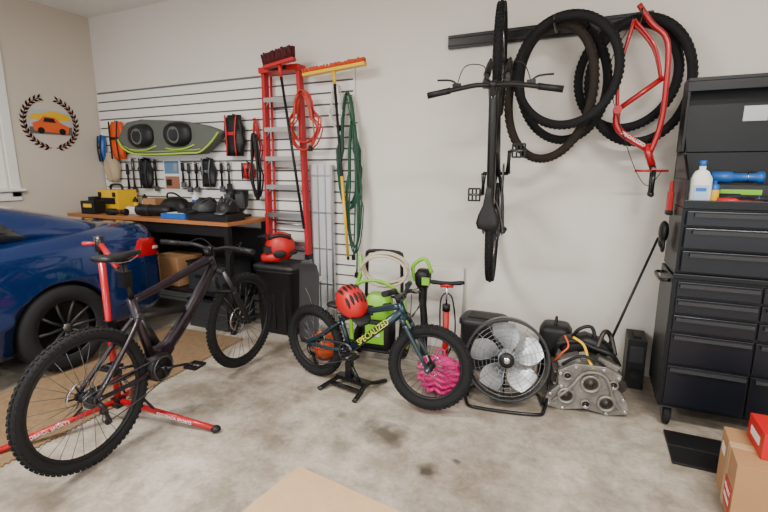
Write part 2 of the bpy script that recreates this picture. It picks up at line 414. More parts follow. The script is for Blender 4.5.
KB=mat('dark_teal_paint',(.006,.028,.042),.3,.2,coat=.4)
bike('kids_bike','dark teal kids mountain bike with yellow-green lettering',
     fmat((-1.81,2.73,.004),(.97,-.175,.035),(0,0,1)),.275,.985,.07,68,.36,.09,(.34,.27),(.27,.50),(.28,.585),.05,.56,KB,KB,RUB,BLK,'SPECIALIZED',YLET,steer=.3,susp=False,dt=.029,crank_a=10,textsize=.058,discr=.07,lowerm=KB,spm=DALU)
HBm=mat('black_bike_paint',(.006,.006,.007),.35,.0,coat=.25,spec=.4)
hm=M(((0,-.991,.13,-.69),(0,-.13,-.991,3.725),(1,0,0,1.095),(0,0,0,1)))
bike('mountain_bike','black mountain bike hung vertically from the wall rail',hm,.37,1.2,.062,67,.5,.12,(.43,.33),(.24,.78),(.22,.94),.015,.76,HBm,BLK,RUB,BLK,'TREK',LET,steer=0,susp=True,dt=.038,crank_a=20,textsize=.07)
# ------------------------------------------------------------ rail + hooks
b=B()
RZ=2.55
b.box((-.42,YB-.02,RZ),(1.42,.035,.1),MBK)
for dz in(-.03,.03):b.box((-.42,YB-.04,RZ+dz),(1.42,.012,.012),GB)
ra=obj('wall_rail',b,label='long black steel bike storage rail screwed to the wall',category='wall rail',bevel=.003)
for x,ln in((-.69,.12),(-.3,.4),(-.1,.3),(.2,.3)):
    h=B();h.tube(cat([(x,YB-.045,RZ+.0),(x,YB-.045-ln*.5,RZ-.07),(x,YB-.045-ln,RZ-.06),(x,YB-.05-ln,RZ-.02)],5),.008,MBK);h.box((x,YB-.05,RZ),(.04,.012,.09),MBK)
    obj('hook',h,ra)
def loose(label,c,rx,rz,yaw,roll,m,w=.06):
    b=B();tire(b,.36,w,m,ov=(rx,rz),n=64)
    obj('bicycle_tire',b,loc=c,rot=(0,roll,yaw),label=label,category='tire',group='bicycle tires hanging on the wall rail')
loose('worn brown-black knobby bicycle tire sagging on a hook',(-.31,3.43,2.07),.30,.47,0,R(6),RUBB)
loose('black knobby bicycle tire hanging on a hook',(-.21,3.35,2.19),.34,.37,0,0,RUB)
loose('large black bicycle tire hanging over other tires',(-.24,3.51,2.15),.31,.42,0,R(-8),RUB)
t=thing('bicycle_frame','glossy red mountain bike frame with fork hung on the rail','bicycle frame',(0,3.47,-.0))
b=B()
def q(x,z,y=0):return V((x*.975,y,1.55+(z-1.55)*.975))
b.tube(cat([q(.19,2.60),q(.27,2.48),q(.37,2.36),q(.39,2.1),q(.385,1.85),q(.34,1.66)],4),.017,RED,10)
b.cyl(q(.36,1.58),q(.31,1.72),.023,RED)
b.tube(cat([q(.32,1.69),q(.14,1.82),q(.12,1.95)],4),.022,RED,12)
b.cyl(q(.12,1.95),q(.37,2.14),.017,RED);b.cyl(q(.12,1.95,-.035),q(.12,1.95,.035),.028,RED)
for s_ in(-1,1):
    b.tube(cat([q(.12,1.95,s_*.02),q(.11,2.2,s_*.04),q(.17,2.50,s_*.045)],4),.011,RED)
    b.tube(cat([q(.36,2.12,s_*.015),q(.30,2.33,s_*.04),q(.17,2.50,s_*.045)],4),.009,RED)
b.text('SPECIALIZED',.03,LET,q(.23,1.755,-.0235),(.85,0,-.53),(.53,0,.85))
obj('frame',b,t)
b=B()
b.cyl(q(.36,1.58),q(.375,1.54),.02,MBK)
b.tube([q(.37,1.55,-.05),q(.37,1.545),q(.37,1.55,.05)],.016,RED)
for s_ in(-1,1):b.tube([q(.37,1.55,s_*.05),q(.37,1.40,s_*.05)],[.014,.012],MBK);b.ell(q(.37,1.39,s_*.05),(.016,.01,.02),MBK,8,6)
b.cyl(q(.26,1.545,-.0),q(.46,1.545),.008,RED)
obj('fork',b,t)
b=B();b.tube(cat([q(.17,2.5,-.04),q(.05,2.2,-.03),q(.2,1.7,-.03),q(.33,1.45,-.04),q(.42,1.55,-.04)],6),.0028,BLK,5);obj('brake_hose',b,t)
loose('black knobby tire hanging around the red bike frame',(.23,3.575,2.13),.33,.42,0,R(-4),RUB)
loose('black bicycle tire hanging behind the red bike frame',(.16,3.645,2.18),.33,.37,0,R(4),RUB)
# ------------------------------------------------------------ repair stand
t=thing('bike_repair_stand','red and black folding bike repair stand with splayed legs','bike stand',(-2.6,1.68,0))
b=B();b.cyl((0,0,.1),(0,0,1.04),.02,RED);b.cyl((0,0,.55),(0,0,1.14),.016,MBK);b.box((0,0,.62),(.05,.05,.07),MBK);b.box((0,0,.12),(.06,.06,.06),MBK);b.box((0,0,.33),(.055,.055,.06),MBK);obj('post',b,t)
b=B();b.cyl((0,0,1.08),(0,0,1.17),.026,MBK);b.cyl((0,0,1.13),(.2,-.04,1.0),.016,RED);b.box((.26,-.05,.95),(.06,.05,.09),MBK);b.cyl((.19,-.04,1.0),(.26,-.05,.96),.018,MBK);b.cyl((0,0,1.13),(-.05,-.07,1.13),.012,RED);obj('clamp',b,t)
for (x,y) in((-.28,-.56),(.66,.14),(-.26,.3)):
    b=B();a=V((0,0,.13));e=V((x,y,.022));b.tube([a,e],.018,RED,10);b.ell(e,(.03,.03,.021),BLK,12,8);b.cyl((0,0,.33),a+(e-a)*.4,.008,MBK)
    d=(e-a).normalized()
    side=V((d.y,-d.x,0)).normalized()
    if side.y>0:side=-side
    u=V((-side.y,side.x,0));u=d if d.dot(u)>0 else -d
    w_=side.cross(u);
    b.text('FEEDBACK SPORTS',.028,LET,a+(e-a)*.6+side*.0185,u,w_)
    obj('leg',b,t)
# ------------------------------------------------------------ kid bike stand, helmets
t=thing('bicycle_stand','black steel floor stand under the kids bike','bike stand',(-1.47,2.68,0),R(-10))
b=B()
for x in(-.16,.16):b.tube(cat([(x,-.19,.014),(x*.9,-.1,.03),(x*.75,0,.05),(x*.9,.1,.03),(x,.19,.014)],3),.013,MBK,8,sq=1.5)
b.box((0,.0,.055),(.28,.06,.03),MBK);b.box((0,-.09,.035),(.3,.025,.02),MBK)
obj('base',b,t)
b=B();b.box((-.03,0,.12),(.05,.04,.13),MBK);b.cyl((.08,-.02,.06),(.0,-.02,.17),.014,MBK);obj('post',b,t)
def helmet(label,loc,rz,m,m2,s=1.0,tilt=(0,0),strap=True):
    t=thing('bicycle_helmet',label,'helmet',loc,rz);t.rotation_euler=(tilt[0],tilt[1],rz)
    b=B();b.ell((0,0,0),(.14*s,.105*s,.125*s),m,28,14,v0=-8)
    for y in(-.06,-.03,0,.03,.06):
        for x0,x1 in((-.09,-.01),(.02,.09)):
            pts=[]
            for i in range(5):
                x=(x0+(x1-x0)*i/4);zz=math.sqrt(max(0,1-(x/.14)**2-(y/.105)**2))*.125
                pts.append(V((x*s,y*s,zz*s)))
            b.tube(pts,[.003*s,.009*s,.011*s,.009*s,.003*s],m2,8)
    obj('shell',b,t)
    b=B()
    b.loft([rr((x*s,0,z*s),(0,1,0),(0,0,1),a*s,.006*s,10) for x,a,z in((.12,.07,.0),(.16,.065,.0),(.19,.05,-.012),(.2,.03,-.018))],m2);obj('visor',b,t)
    if strap:
        b=B();b.tube(cat([(.04*s,-.09*s,0),(.02*s,-.05*s,-.12*s),(.02*s,.05*s,-.12*s),(.04*s,.09*s,0)],5),.005,BLK,6);obj('strap',b,t)
    return t
helmet('red kids bike helmet with black vents resting on the bike saddle',(-1.45,2.64,.645),R(-30),REDP,BLK,1.0,(R(14),R(30)))
# ------------------------------------------------------------ car
BLUE=mat('metallic_blue_paint',(.004,.028,.14),.2,.55,var=.1,coat=1.0)
GLS=mat('tinted_glass',(.01,.012,.015),.05,.0,coat=1)
TL=mat('tail_light_red',(.5,.005,.01),.12,coat=1)
car=thing('car','metallic blue two-door coupe with black wheels parked on a mat','car',(-4.47,3.03,0))
b=B();rings=[]
for u,w,zb,zs,zt,wt in [(0,.55,.42,.62,.82,.5),(.02,.68,.32,.74,.99,.62),(.08,.78,.26,.87,1.06,.68),(.22,.84,.22,.94,1.095,.72),(.5,.868,.2,.965,1.09,.74),(.95,.875,.19,.97,1.07,.76),(1.5,.87,.18,.95,1.03,.78),(2.2,.865,.18,.94,1.0,.78),(3.0,.865,.18,.91,.98,.78),(3.6,.87,.19,.86,.95,.74),(4.2,.83,.2,.75,.82,.68),(4.5,.72,.24,.62,.68,.6),(4.58,.6,.3,.52,.6,.5)]:
    zm=(zb+zs)/2
    h=[(w*.0,zb),(w*.8,zb),(w*.97,zb+.05),(w,zb+.18),(w*1.005,zm+.08),(w*.985,zs-.03),(w*.965,zs),(wt,zt-.01),(wt*.55,zt+.004)]
    ring_=[V((x,-u,z)) for x,z in h]+[V((0,-u,zt+.008))]+[V((-x,-u,z)) for x,z in reversed(h[1:])]
    rings.append(ring_)
b.loft(rings,BLUE)
body=obj('body',b,car,sub=2)
def cutter(u):
    c=B()
    for s_ in(-1,1):c.cyl((s_*.62,-u,.335),(s_*1.0,-u,.335),.375,BLK,n=40)
    return c
dg=bpy.context.evaluated_depsgraph_get()
me=bpy.data.meshes.new_from_object(body.evaluated_get(dg));body.modifiers.clear();body.data=me
for u in(1.02,3.78):
    c=cutter(u);co=obj('cut',c,car)
    q_=body.modifiers.new('b','BOOLEAN');q_.operation='DIFFERENCE';q_.solver='EXACT';q_.object=co
    bpy.context.view_layer.update();dg=bpy.context.evaluated_depsgraph_get()
    me=bpy.data.meshes.new_from_object(body.evaluated_get(dg));body.modifiers.clear();body.data=me
    bpy.data.objects.remove(co)
b=B();rings=[]
for u,wb_,wr,zt in [(.42,.70,.66,1.10),(.7,.75,.62,1.17),(1.1,.77,.59,1.28),(1.5,.785,.57,1.36),(2.1,.79,.565,1.385),(2.7,.785,.57,1.33),(3.1,.77,.6,1.18),(3.45,.74,.66,.98)]:
    z0=.94
    rings.append([V((wb_,-u,z0)),V(((wb_*.55+wr*.45),-u,(z0*.4+zt*.6))),V((wr,-u,zt-.03)),V((wr*.75,-u,zt)),V((0,-u,zt+.012)),V((-wr*.75,-u,zt)),V((-wr,-u,zt-.03)),V((-(wb_*.55+wr*.45),-u,(z0*.4+zt*.6))),V((-wb_,-u,z0))])
b.loft(rings,BLUE);roof=obj('roof',b,car,sub=2)
bpy.context.view_layer.update()
def bvh(o):
    m_=bpy.data.meshes.new_from_object(o.evaluated_get(bpy.context.evaluated_depsgraph_get()))
    return BVHTree.FromPolygons([v.co for v in m_.vertices],[tuple(p.vertices) for p in m_.polygons])
def wrap(b,trees,corners,dr,m,off=.006,n=14,k=10):
    dr=V(dr).normalized();A_,B_,C_,D_=[V(p) for p in corners];vs=[]
    for i in range(n+1):
        for j in range(k+1):
            s_,t_=i/n,j/k
            p=(A_*(1-s_)+B_*s_)*(1-t_)+(D_*(1-s_)+C_*s_)*t_
            best=None
            for tr in trees:
                h=tr.ray_cast(p-dr*2,dr)
                if h[0] is not None and (best is None or (h[0]-(p-dr*2)).length<(best[0]-(p-dr*2)).length):best=h
            edge=(i in(0,n) or j in(0,k))
            vs.append((best[0]-dr*(off if not edge else -.002)) if best else p)
    fs=[(i*(k+1)+j,(i+1)*(k+1)+j,(i+1)*(k+1)+j+1,i*(k+1)+j+1) for i in range(n) for j in range(k)]
    b.add(vs,fs,m,True)
tb,tr_=bvh(body),bvh(roof)
TW=mat('tail_light_clear',(.7,.6,.6),.2)
for s_ in(1,-1):
    b=B();wrap(b,[tb],[(s_*.86,-.44,.79),(s_*.60,.0,.75),(s_*.58,.0,.92),(s_*.84,-.32,.95)],(-s_*.75,-.66,0),TL,.009)
    wrap(b,[tb],[(s_*.80,-.22,.835),(s_*.66,-.06,.815),(s_*.65,-.06,.845),(s_*.79,-.2,.865)],(-s_*.75,-.66,0),TW,.013)
    obj('tail_light',b,car,label='red wraparound tail light')
for s_ in(1,-1):
    b=B();wrap(b,[tr_],[(s_*.75,-1.05,.995),(s_*.78,-1.85,.985),(s_*.62,-1.85,1.27),(s_*.66,-1.3,1.22)],(-s_,0,-.0),GLS)
    wrap(b,[tr_],[(s_*.75,-1.89,.985),(s_*.78,-2.9,.98),(s_*.62,-2.55,1.28),(s_*.66,-1.89,1.28)],(-s_,0,-.0),GLS);obj('side_window',b,car)
b=B();wrap(b,[tr_,tb],[(-.58,-.5,1.3),(.58,-.5,1.3),(.5,-1.12,1.5),(-.5,-1.12,1.5)],(0,-.1,-1),GLS);obj('rear_window',b,car)
b=B();wrap(b,[tb],[(.9,-.03,.40),(.9,-.6,.40),(.9,-.6,.412),(.9,-.03,.412)],(-1,0,0),BLK,.004)
wrap(b,[tb],[(.9,-.28,.24),(.9,-.292,.24),(.9,-.292,.78),(.9,-.28,.78)],(-1,0,0),BLK,.003)
obj('bumper_trim',b,car)
for u in(1.02,3.78):
    for s_ in(1,-1):
        x=s_*.775
        b=B();b.lathe([(.215,-.11),(.3,-.11),(.33,-.085),(.335,-.05),(.335,.05),(.33,.085),(.3,.11),(.22,.105),(.215,.09)],RUB,40,c=(x,-u,.348),axis=(1,0,0))
        wo=obj('wheel',b,car)
        b=B();sd=s_;f=x+sd*.07
        b.lathe([(.0,-.02),(.2,-.02),(.215,-.0),(.215,.03)],MBK,40,c=(f-sd*.05,-u,.348),axis=(sd,0,0))
        b.ring((f+sd*.02,-u,.348),(1,0,0),.222,.008,GB,40,8)
        for i in range(10):
            a=2*pi*i/10
            b.tube([(f,-u+.03*cos(a),.348+.03*sin(a)),(f+sd*.012,-u+.13*cos(a+.05),.348+.13*sin(a+.05)),(f+sd*.015,-u+.22*cos(a),.348+.22*sin(a))],[.013,.01,.012],GB,8)
        b.lathe([(0,.02),(.03,.02),(.04,.0)],DALU,20,c=(f,-u,.348),axis=(sd,0,0))
        obj('rim',b,wo)
        b=B();pts=[(s_*(.6),-u-.365*cos(a),.335+.365*sin(a)) for a in [pi*i/20 for i in range(21)]];pts2=[(s_*.845,p[1],p[2]) for p in pts]
        b.add(pts+pts2,[(i,i+1,22+i,21+i) for i in range(20)],BLK);obj('wheel_well',b,car)
# ------------------------------------------------------------ rug, board, mats
RG=mat('tan_rug',(.28,.18,.09),.95,scale=30,bump=.5,bscale=200,col2=(.12,.07,.035))
b=B();b.box((0,0,.006),(.9,2.7,.01),RG)
for i in range(90):
    b.box((.455,-1.34+i*.03,.006),(.012,.012,.008),RG)
obj('rug',b,loc=(-3.22,1.7,0),rot=(0,0,R(3)),label='flat tan woven rug under the parked car and stand',category='rug')
b=B();b.box((0,0,.006),(.75,1.0,.01),mat('tan_particleboard',(.62,.42,.25),.8,scale=14,bump=.1,col2=(.48,.31,.17)));obj('plywood_board',b,loc=(-.985,1.21,0),rot=(0,0,R(-7)),label='thin tan board lying flat on the concrete floor',category='board')
b=B();b.box((0,0,.008),(.34,.34,.014),BLK);b.box((0,0,.016),(.34,.012,.01),BLK);obj('floor_mat',b,loc=(.68,2.78,0),label='black rubber mat on the floor before the tool chest',category='mat',bevel=.004)
b=B();b.box((0,0,.15),(.46,.34,.3),CARD);TP=mat('packing_tape',(.5,.33,.18),.3);b.box((-.2305,0,.15),(.003,.05,.3),TP);b.box((.0,0,.3005),(.46,.05,.002),TP)
b.box((-.2315,-.08,.1),(.002,.13,.12),REDP);b.text('FRAGILE',.028,LET,(-.233,-.08,.12),(0,-1,0),(0,0,1));b.box((-.233,-.08,.075),(.002,.1,.02),WHT)
b.box((-.2315,.1,.22),(.002,.07,.05),WHT)
obj('cardboard_box',b,loc=(.91,2.37,0),rot=(0,0,R(-4)),label='brown cardboard box with red label on the floor',category='box',bevel=.003)
b=B();b.box((0,0,.06),(.26,.2,.12),REDP);b.box((-.131,0,.06),(.002,.12,.04),WHT);obj('product_box',b,loc=(.90,2.40,.302),label='small red product box on top of the cardboard box',category='box',bevel=.002)
# ------------------------------------------------------------ tool chest
CH=mat('tool_chest_black',(.003,.004,.006),.38,0,coat=.05,var=.02,spec=.3)
CHD=mat('drawer_black',(.004,.005,.009),.32,0,coat=.08,var=.02,spec=.35)
x0,x1,yf,yb=.47,1.62,3.0,3.46;xc=(x0+x1)/2
t=thing('tool_chest','tall black rolling steel tool chest with open lid','tool chest',(xc,(yf+yb)/2,0))
def L3(x,y,z):return (x-xc,y-(yf+yb)/2,z)
b=B()
b.box(L3(xc,(yf+yb)/2,.54),(x1-x0,yb-yf,.80),CH);b.box(L3(xc,(yf+yb)/2+.01,1.145),(x1-x0-.02,yb-yf-.02,.39),CH)
b.box(L3(xc,yf+.0,.95),(x1-x0,.02,.03),CH)
b.box(L3(x0+.02,(yf+yb)/2+.01,1.42),(.015,yb-yf-.02,.16),CH);b.box(L3(x1-.02,(yf+yb)/2+.01,1.42),(.015,yb-yf-.02,.16),CH)
b.prism([(0,0),(.44,0),(.44,.14),(.2,.14)],.015,CH,L3(x0+.02,yf+.01,1.5),(0,1,0),(0,0,1))
b.box(L3(xc,yb-.01,1.5),(x1-x0-.02,.015,.32),CH)
b.box(L3(xc,yf+.02,1.36),(x1-x0-.02,.015,.05),CH)
obj('body',b,t,bevel=.004)
b=B();b.box(L3(xc,yb-.02,1.87),(x1-x0-.01,.02,.42),CH);b.box(L3(xc,yb-.095,2.07),(x1-x0-.01,.17,.02),CH)
for x in(x0+.015,x1-.015):b.box(L3(x,yb-.09,1.87),(.015,.16,.42),CH)
b.box(L3(xc,yb-.165,2.035),(x1-x0-.01,.02,.06),CH)
b.box(L3(x0+.38,yb-.033,1.88),(.12,.004,.09),mat('chrome_label',(.35,.35,.35),.35,.8))
b.cyl(L3(x0+.04,yb-.03,1.75),L3(x0+.04,yf+.25,1.5),.007,CHR)
obj('lid',b,t,bevel=.004)
def drawer(xa,xb,z0,z1):
    d=B();d.box(L3((xa+xb)/2,yf-.008,(z0+z1)/2),(xb-xa,.018,z1-z0-.01),CHD)
    o=obj('drawer',d,t,bevel=.003)
    h=B();h.box(L3((xa+xb)/2,yf-.026,z1-.02),((xb-xa)*.94,.02,.01),GB);h.box(L3((xa+xb)/2,yf-.034,z1-.026),((xb-xa)*.94,.005,.018),GB);obj('handle',h,o)
for z0,z1 in((1.24,1.33),(1.11,1.235),(.975,1.105)):drawer(x0+.03,x1-.03,z0,z1)
sp=.89
for z0,z1 in((.83,.925),(.73,.825),(.62,.725),(.42,.615),(.16,.415)):
    drawer(x0+.025,sp-.005,z0,z1);drawer(sp+.005,x1-.025,z0,z1)
for x in(x0+.06,x1-.06):
    for y in(yf+.06,yb-.06):
        c=B();c.lathe([(0,-.018),(.05,-.018),(.058,-.01),(.058,.01),(.05,.018),(0,.018)],RUB,22,c=L3(x,y,.059),axis=(1,0,0));c.box(L3(x-.026,y,.09),(.006,.05,.09),DALU);c.box(L3(x+.026,y,.09),(.006,.05,.09),DALU);c.box(L3(x,y,.13),(.07,.08,.012),DALU);obj('caster',c,t)
b=B();b.tube(cat([L3(x0,yf+.1,.9),L3(x0-.045,yf+.12,.9),L3(x0-.045,yb-.12,.9),L3(x0,yb-.1,.9)],4),.01,MBK);obj('side_handle',b,t)
TZ=1.342
b=B()
b.loft([rr((0,0,z),(1,0,0),(0,1,0),a,c_,20,3) for z,a,c_ in((0,.05,.028),(.01,.053,.03),(.16,.053,.03),(.2,.033,.022),(.21,.016,.016),(.23,.016,.016))],WHT);b.cyl((0,0,.23),(0,0,.26),.018,BLU)
b.box((0,-.0305,.08),(.07,.002,.09),mat('pale_blue_label',(.35,.5,.65),.5));b.box((0,-.0317,.1),(.05,.001,.02),BLU)
obj('bottle',b,loc=(.56,3.08,TZ),label='white plastic bottle with blue cap and label in the chest tray',category='bottle')
def can(name,label,loc,r,h,m,m2,cap=None):
    b=B();b.lathe([(0,0),(r,0),(r,h*.8),(r*.7,h*.87),(r*.4,h*.88),(r*.4,h),(0,h)],m,20);b.lathe([(r*1.01,h*.2),(r*1.01,h*.65)],m2,20);obj(name,b,loc=loc,label=label,category='bottle')
can('spray_can','small blue can with yellow band in the chest tray',(.635,3.12,TZ),.026,.15,BLU,YEL)
def lying(label,loc,rz,L,r,m,m2,name='flashlight'):
    b=B();b.tube([(-L/2,0,r),(-L*.1,0,r),(-L*.05,0,r),(L*.35,0,r),(L*.4,0,r),(L/2,0,r)],[r,r,r*.7,r*.7,r,r],m,14);b.ring((L*.2,0,r),(1,0,0),r*.7,.003,m2,14,6);obj(name,b,loc=loc,rot=(0,0,rz),label=label,category='tool')
lying('black cylindrical flashlight lying in the chest tray',(.84,3.10,TZ),.1,.26,.03,BLK,BLU)
lying('black flashlight with blue ring in the chest tray',(.80,3.18,TZ),-.05,.28,.038,GB,BLU)
b=B();b.box((0,0,.06),(.3,.14,.12),GB);b.box((0,-.071,.08),(.2,.002,.03),GRN);b.box((.0,0,.125),(.2,.05,.01),BLK);obj('socket_case',b,loc=(.80,3.36,TZ),label='dark socket case with green stripe in the chest tray',category='tool case',bevel=.005)
lying('blue and black cylinder tool resting on the socket case',(.78,3.34,TZ+.13),.02,.26,.035,BLU,CHR)
b=B();b.tube([(-.08,0,.02),(0,0,.02),(.02,0,.02),(.12,0,.02)],[.018,.018,.005,.005],REDP,12);obj('screwdriver',b,loc=(.72,3.04,TZ+.02),rot=(0,0,-.1),label='red-handled screwdriver in the chest tray',category='screwdriver')
b=B();b.ell((0,0,.05),(.05,.035,.05),REDP,16,10);b.tube([(0,0,.04),(.1,-.01,.02)],.01,REDP);obj('pliers',b,loc=(.62,3.22,TZ),label='red and black pliers in the chest tray',category='pliers')
b=B();b.box((0,0,0),(.03,.07,.12),REDP);b.box((0,0,.09),(.02,.03,.07),REDP);b.box((-.0,0,-.07),(.035,.08,.03),BLK)
obj('brush',b,loc=(.452,3.3,1.36),label='red plastic hand brush hung on the tool chest side',category='brush',bevel=.006)
b=B();b.ell((0,0,0),(.028,.06,.07),BLK,16,10);b.ell((0,.03,-.06),(.022,.04,.05),BLK,12,8);b.ring((0,-.02,-.08),(1,0,0),.04,.009,BLK,20,6);obj('work_glove',b,loc=(.435,3.28,1.17),label='bunched black glove hanging from the tool chest side',category='glove')
b=B();b.tube([(.10,3.36,.01),(.44,3.52,1.10)],[.010,.008],BLK,8);b.ell((.10,3.36,.02),(.02,.02,.02),BLK,10,8);obj('pry_bar',b,label='long thin black rod leaning beside the tool chest',category='rod')
b=B();b.box((0,0,.19),(.12,.24,.36),BLK);b.box((0,-.122,.26),(.09,.006,.12),GB);b.lathe([(0,0),(.04,0),(.042,.008),(.03,.004)],BLK,20,c=(0,-.122,.12),axis=(0,-1,0));b.box((0,0,.375),(.05,.14,.015),BLK);b.box((0,0,.005),(.12,.24,.01),BLK)
obj('speaker_box',b,loc=(.385,3.6,0),label='small black box standing on the floor against the wall',category='box',bevel=.008)
# ------------------------------------------------------------ fan
t=thing('floor_fan','round black floor fan with wide silver blades','fan',(-.43,2.93,0),R(10))
TF=M.Translation((0,0,.31))@M.Rotation(R(-12),4,'X')
FR=.262
b=B();b.T=TF;
b.lathe([(FR,-.09),(FR+.006,-.09),(FR+.006,.09),(FR,.09),(FR,-.09)],MBK,56,axis=(0,1,0));b.ring((0,-.09,0),(0,1,0),FR+.002,.009,GB,56,8);obj('shroud',b,t)
b=B();b.T=TF
for k in range(1,10):b.ring((0,-.1+.012*(k/10)**2,0),(0,1,0),FR*k/10.,.0016,GRY,48,5)
for i in range(18):
    a=2*pi*i/18;b.cyl((.05*cos(a),-.1,.05*sin(a)),(FR*cos(a),-.088,FR*sin(a)),.0018,GRY,n=5)
b.lathe([(0,-.012),(.045,-.012),(.05,0),(0,0)],BLK,24,c=(0,-.1,0),axis=(0,1,0));b.lathe([(0,-.014),(.02,-.014),(.022,-.01)],CHR,20,c=(0,-.1,0),axis=(0,1,0));obj('grille',b,t)
SIL=mat('silver_blade',(.62,.65,.7),.32,.6)
b=B();b.T=TF;b.cyl((0,-.06,0),(0,.1,0),.055,SIL,n=24)
for i in range(5):
    a0=2*pi*i/5+.2;vs=[];nr,na=7,7
    for j in range(nr):
        rr_=.05+(FR-.075)*j/(nr-1)
        for k in range(na):
            wd=.38+.30*sin(pi*min(1,j/(nr-1)*.9+.1));a=a0+(k/(na-1)-.5)*2*wd*(.8)+.25*j/(nr-1)
            y=-.0+(k/(na-1)-.5)*.09*(1-.3*j/nr)
            vs.append((rr_*cos(a),y,rr_*sin(a)))
    b.add(vs,[(j*na+k,j*na+k+1,(j+1)*na+k+1,(j+1)*na+k) for j in range(nr-1) for k in range(na-1)],SIL)
obj('blades',b,t)
b=B();b.T=TF;b.cyl((0,.09,0),(0,.17,0),.07,BLK,n=24)
for i in range(3):
    a=2*pi*i/3+.5;b.cyl((0,.1,0),(FR*cos(a),.085,FR*sin(a)),.006,MBK)
obj('motor',b,t)
b=B();b.tube(cat([(-.28,0,.32),(-.28,.02,.12),(-.25,-.1,.018),(-.18,-.17,.014),(.18,-.17,.014),(.25,-.1,.018),(.28,.02,.12),(.28,0,.32)],5),.011,MBK,8)
b.tube(cat([(-.25,-.05,.03),(-.22,.12,.014),(-.1,.19,.014),(.1,.19,.014),(.22,.12,.014),(.25,-.05,.03)],5),.010,MBK,8);obj('stand',b,t)
b=B();b.loft([rr((0,0,z),(1,0,0),(0,1,0),a,c_,24,3.5) for z,a,c_ in((0,.1,.1),(.02,.11,.11),(.38,.115,.11),(.42,.09,.09))],BLK);b.ring((0,0,.42),(1,0,0),.05,.01,BLK,20,6);obj('canister',b,loc=(-.16,3.46,0),label='black plastic canister standing behind the fan',category='canister')
# ------------------------------------------------------------ engine block
CAST=mat('cast_aluminum',(.40,.38,.35),.5,.7,scale=14,bump=.35,col2=(.08,.07,.06))
GRM=mat('greasy_steel',(.09,.08,.07),.5,.7,scale=12,bump=.3,col2=(.025,.023,.02))
t=thing('engine_block','greasy cast aluminum engine block with bolt flange resting on the floor','engine part',(.05,3.14,0),R(8))
b=B()
pl=[(-.25,.02),(-.15,.0),(.0,.03),(.14,.0),(.26,.03),(.24,.12),(.17,.2),(.2,.28),(.1,.33),(-.08,.33),(-.18,.27),(-.17,.17),(-.24,.1)]
b.prism(pl,.05,CAST,(0,-.14,.0),(1,0,0),(0,0,1))
b.box((0,.0,.15),(.36,.24,.22),CAST)
for x in(-.15,-.05,.05,.15):b.box((x,-.0,.16),(.012,.27,.26),CAST)
for z in(.08,.16,.24):b.box((0,0,z),(.4,.25,.012),CAST)
b.box((-.1,.0,.3),(.14,.24,.1),CAST,rot=(0,R(-24),0));b.box((.11,.0,.3),(.14,.24,.1),CAST,rot=(0,R(24),0))
for i,(x,z) in enumerate(pl):
    b.cyl((x*.9,-.15,.165+(z-.165)*.88),(x*.9,-.178,.165+(z-.165)*.88),.014,CHR,n=6)
b.tube(cat([(-.2,-.17,.06),(-.1,-.18,.17),(-.02,-.18,.28),(.1,-.18,.27),(.16,-.18,.12),(.2,-.17,.06)],5),.012,CAST,8)
obj('block',b,t,bevel=.006)
for x,z,r_ in((-.12,.11,.055),(.12,.09,.055),(.02,.21,.06),(.0,.07,.03),(.15,.22,.03),(-.12,.25,.028)):
    b=B()
    b.lathe([(r_,0),(r_,.02),(r_*.75,.02),(r_*.72,-.006)],CAST,22,c=(x,-.168,z),axis=(0,-1,0))
    b.lathe([(r_*.74,.002),(r_*.3,.002),(r_*.3,.014),(0,.014)],GRM,20,c=(x,-.168,z),axis=(0,-1,0))
    obj('flange',b,t)
b=B();b.cyl((-.18,-.1,.2),(-.18,.12,.2),.045,GRM);obj('starter_motor',b,t)
b=B();b.cyl((.21,-.05,.16),(.21,.12,.16),.05,GRM);obj('pulley',b,t)
b=B()
b.loft([rr((x,.03,.40+.02*cos(x*20)),(0,1,0),(0,0,1),a,c_,14,3) for x,a,c_ in((-.17,.05,.02),(-.14,.08,.05),(0,.08,.06),(.11,.08,.055),(.16,.05,.02))],BLK)
b.tube(cat([(-.2,-.03,.32),(-.17,-.06,.42),(-.05,-.05,.44),(.03,-.08,.42),(.14,-.1,.39),(.2,-.04,.3)],5),.015,BLK,8)
b.tube(cat([(.06,-.05,.4),(.1,0,.5),(.15,.05,.47),(.18,0,.35)],5),.016,GRM,8)
b.tube(cat([(-.1,.05,.4),(-.05,.02,.5),(.03,.03,.52),(.06,0,.42)],5),.012,BLK,8)
b.tube(cat([(-.15,-.12,.3),(-.05,-.15,.38),(.05,-.16,.36),(.12,-.14,.3)],5),.010,BLK,8)
obj('intake_cover',b,t)
b=B();b.tube(cat([(-.09,-.06,.47),(-.03,-.10,.44),(.0,-.13,.36),(.03,-.16,.31)],5),.009,YEL,8);obj('hose',b,t,label='yellow hose')
b=B();b.tube(cat([(-.20,-.08,.3),(-.16,-.11,.37),(-.12,-.1,.42),(-.14,-.04,.47)],5),.006,ORG,8);obj('hose',b,t,label='orange hose')
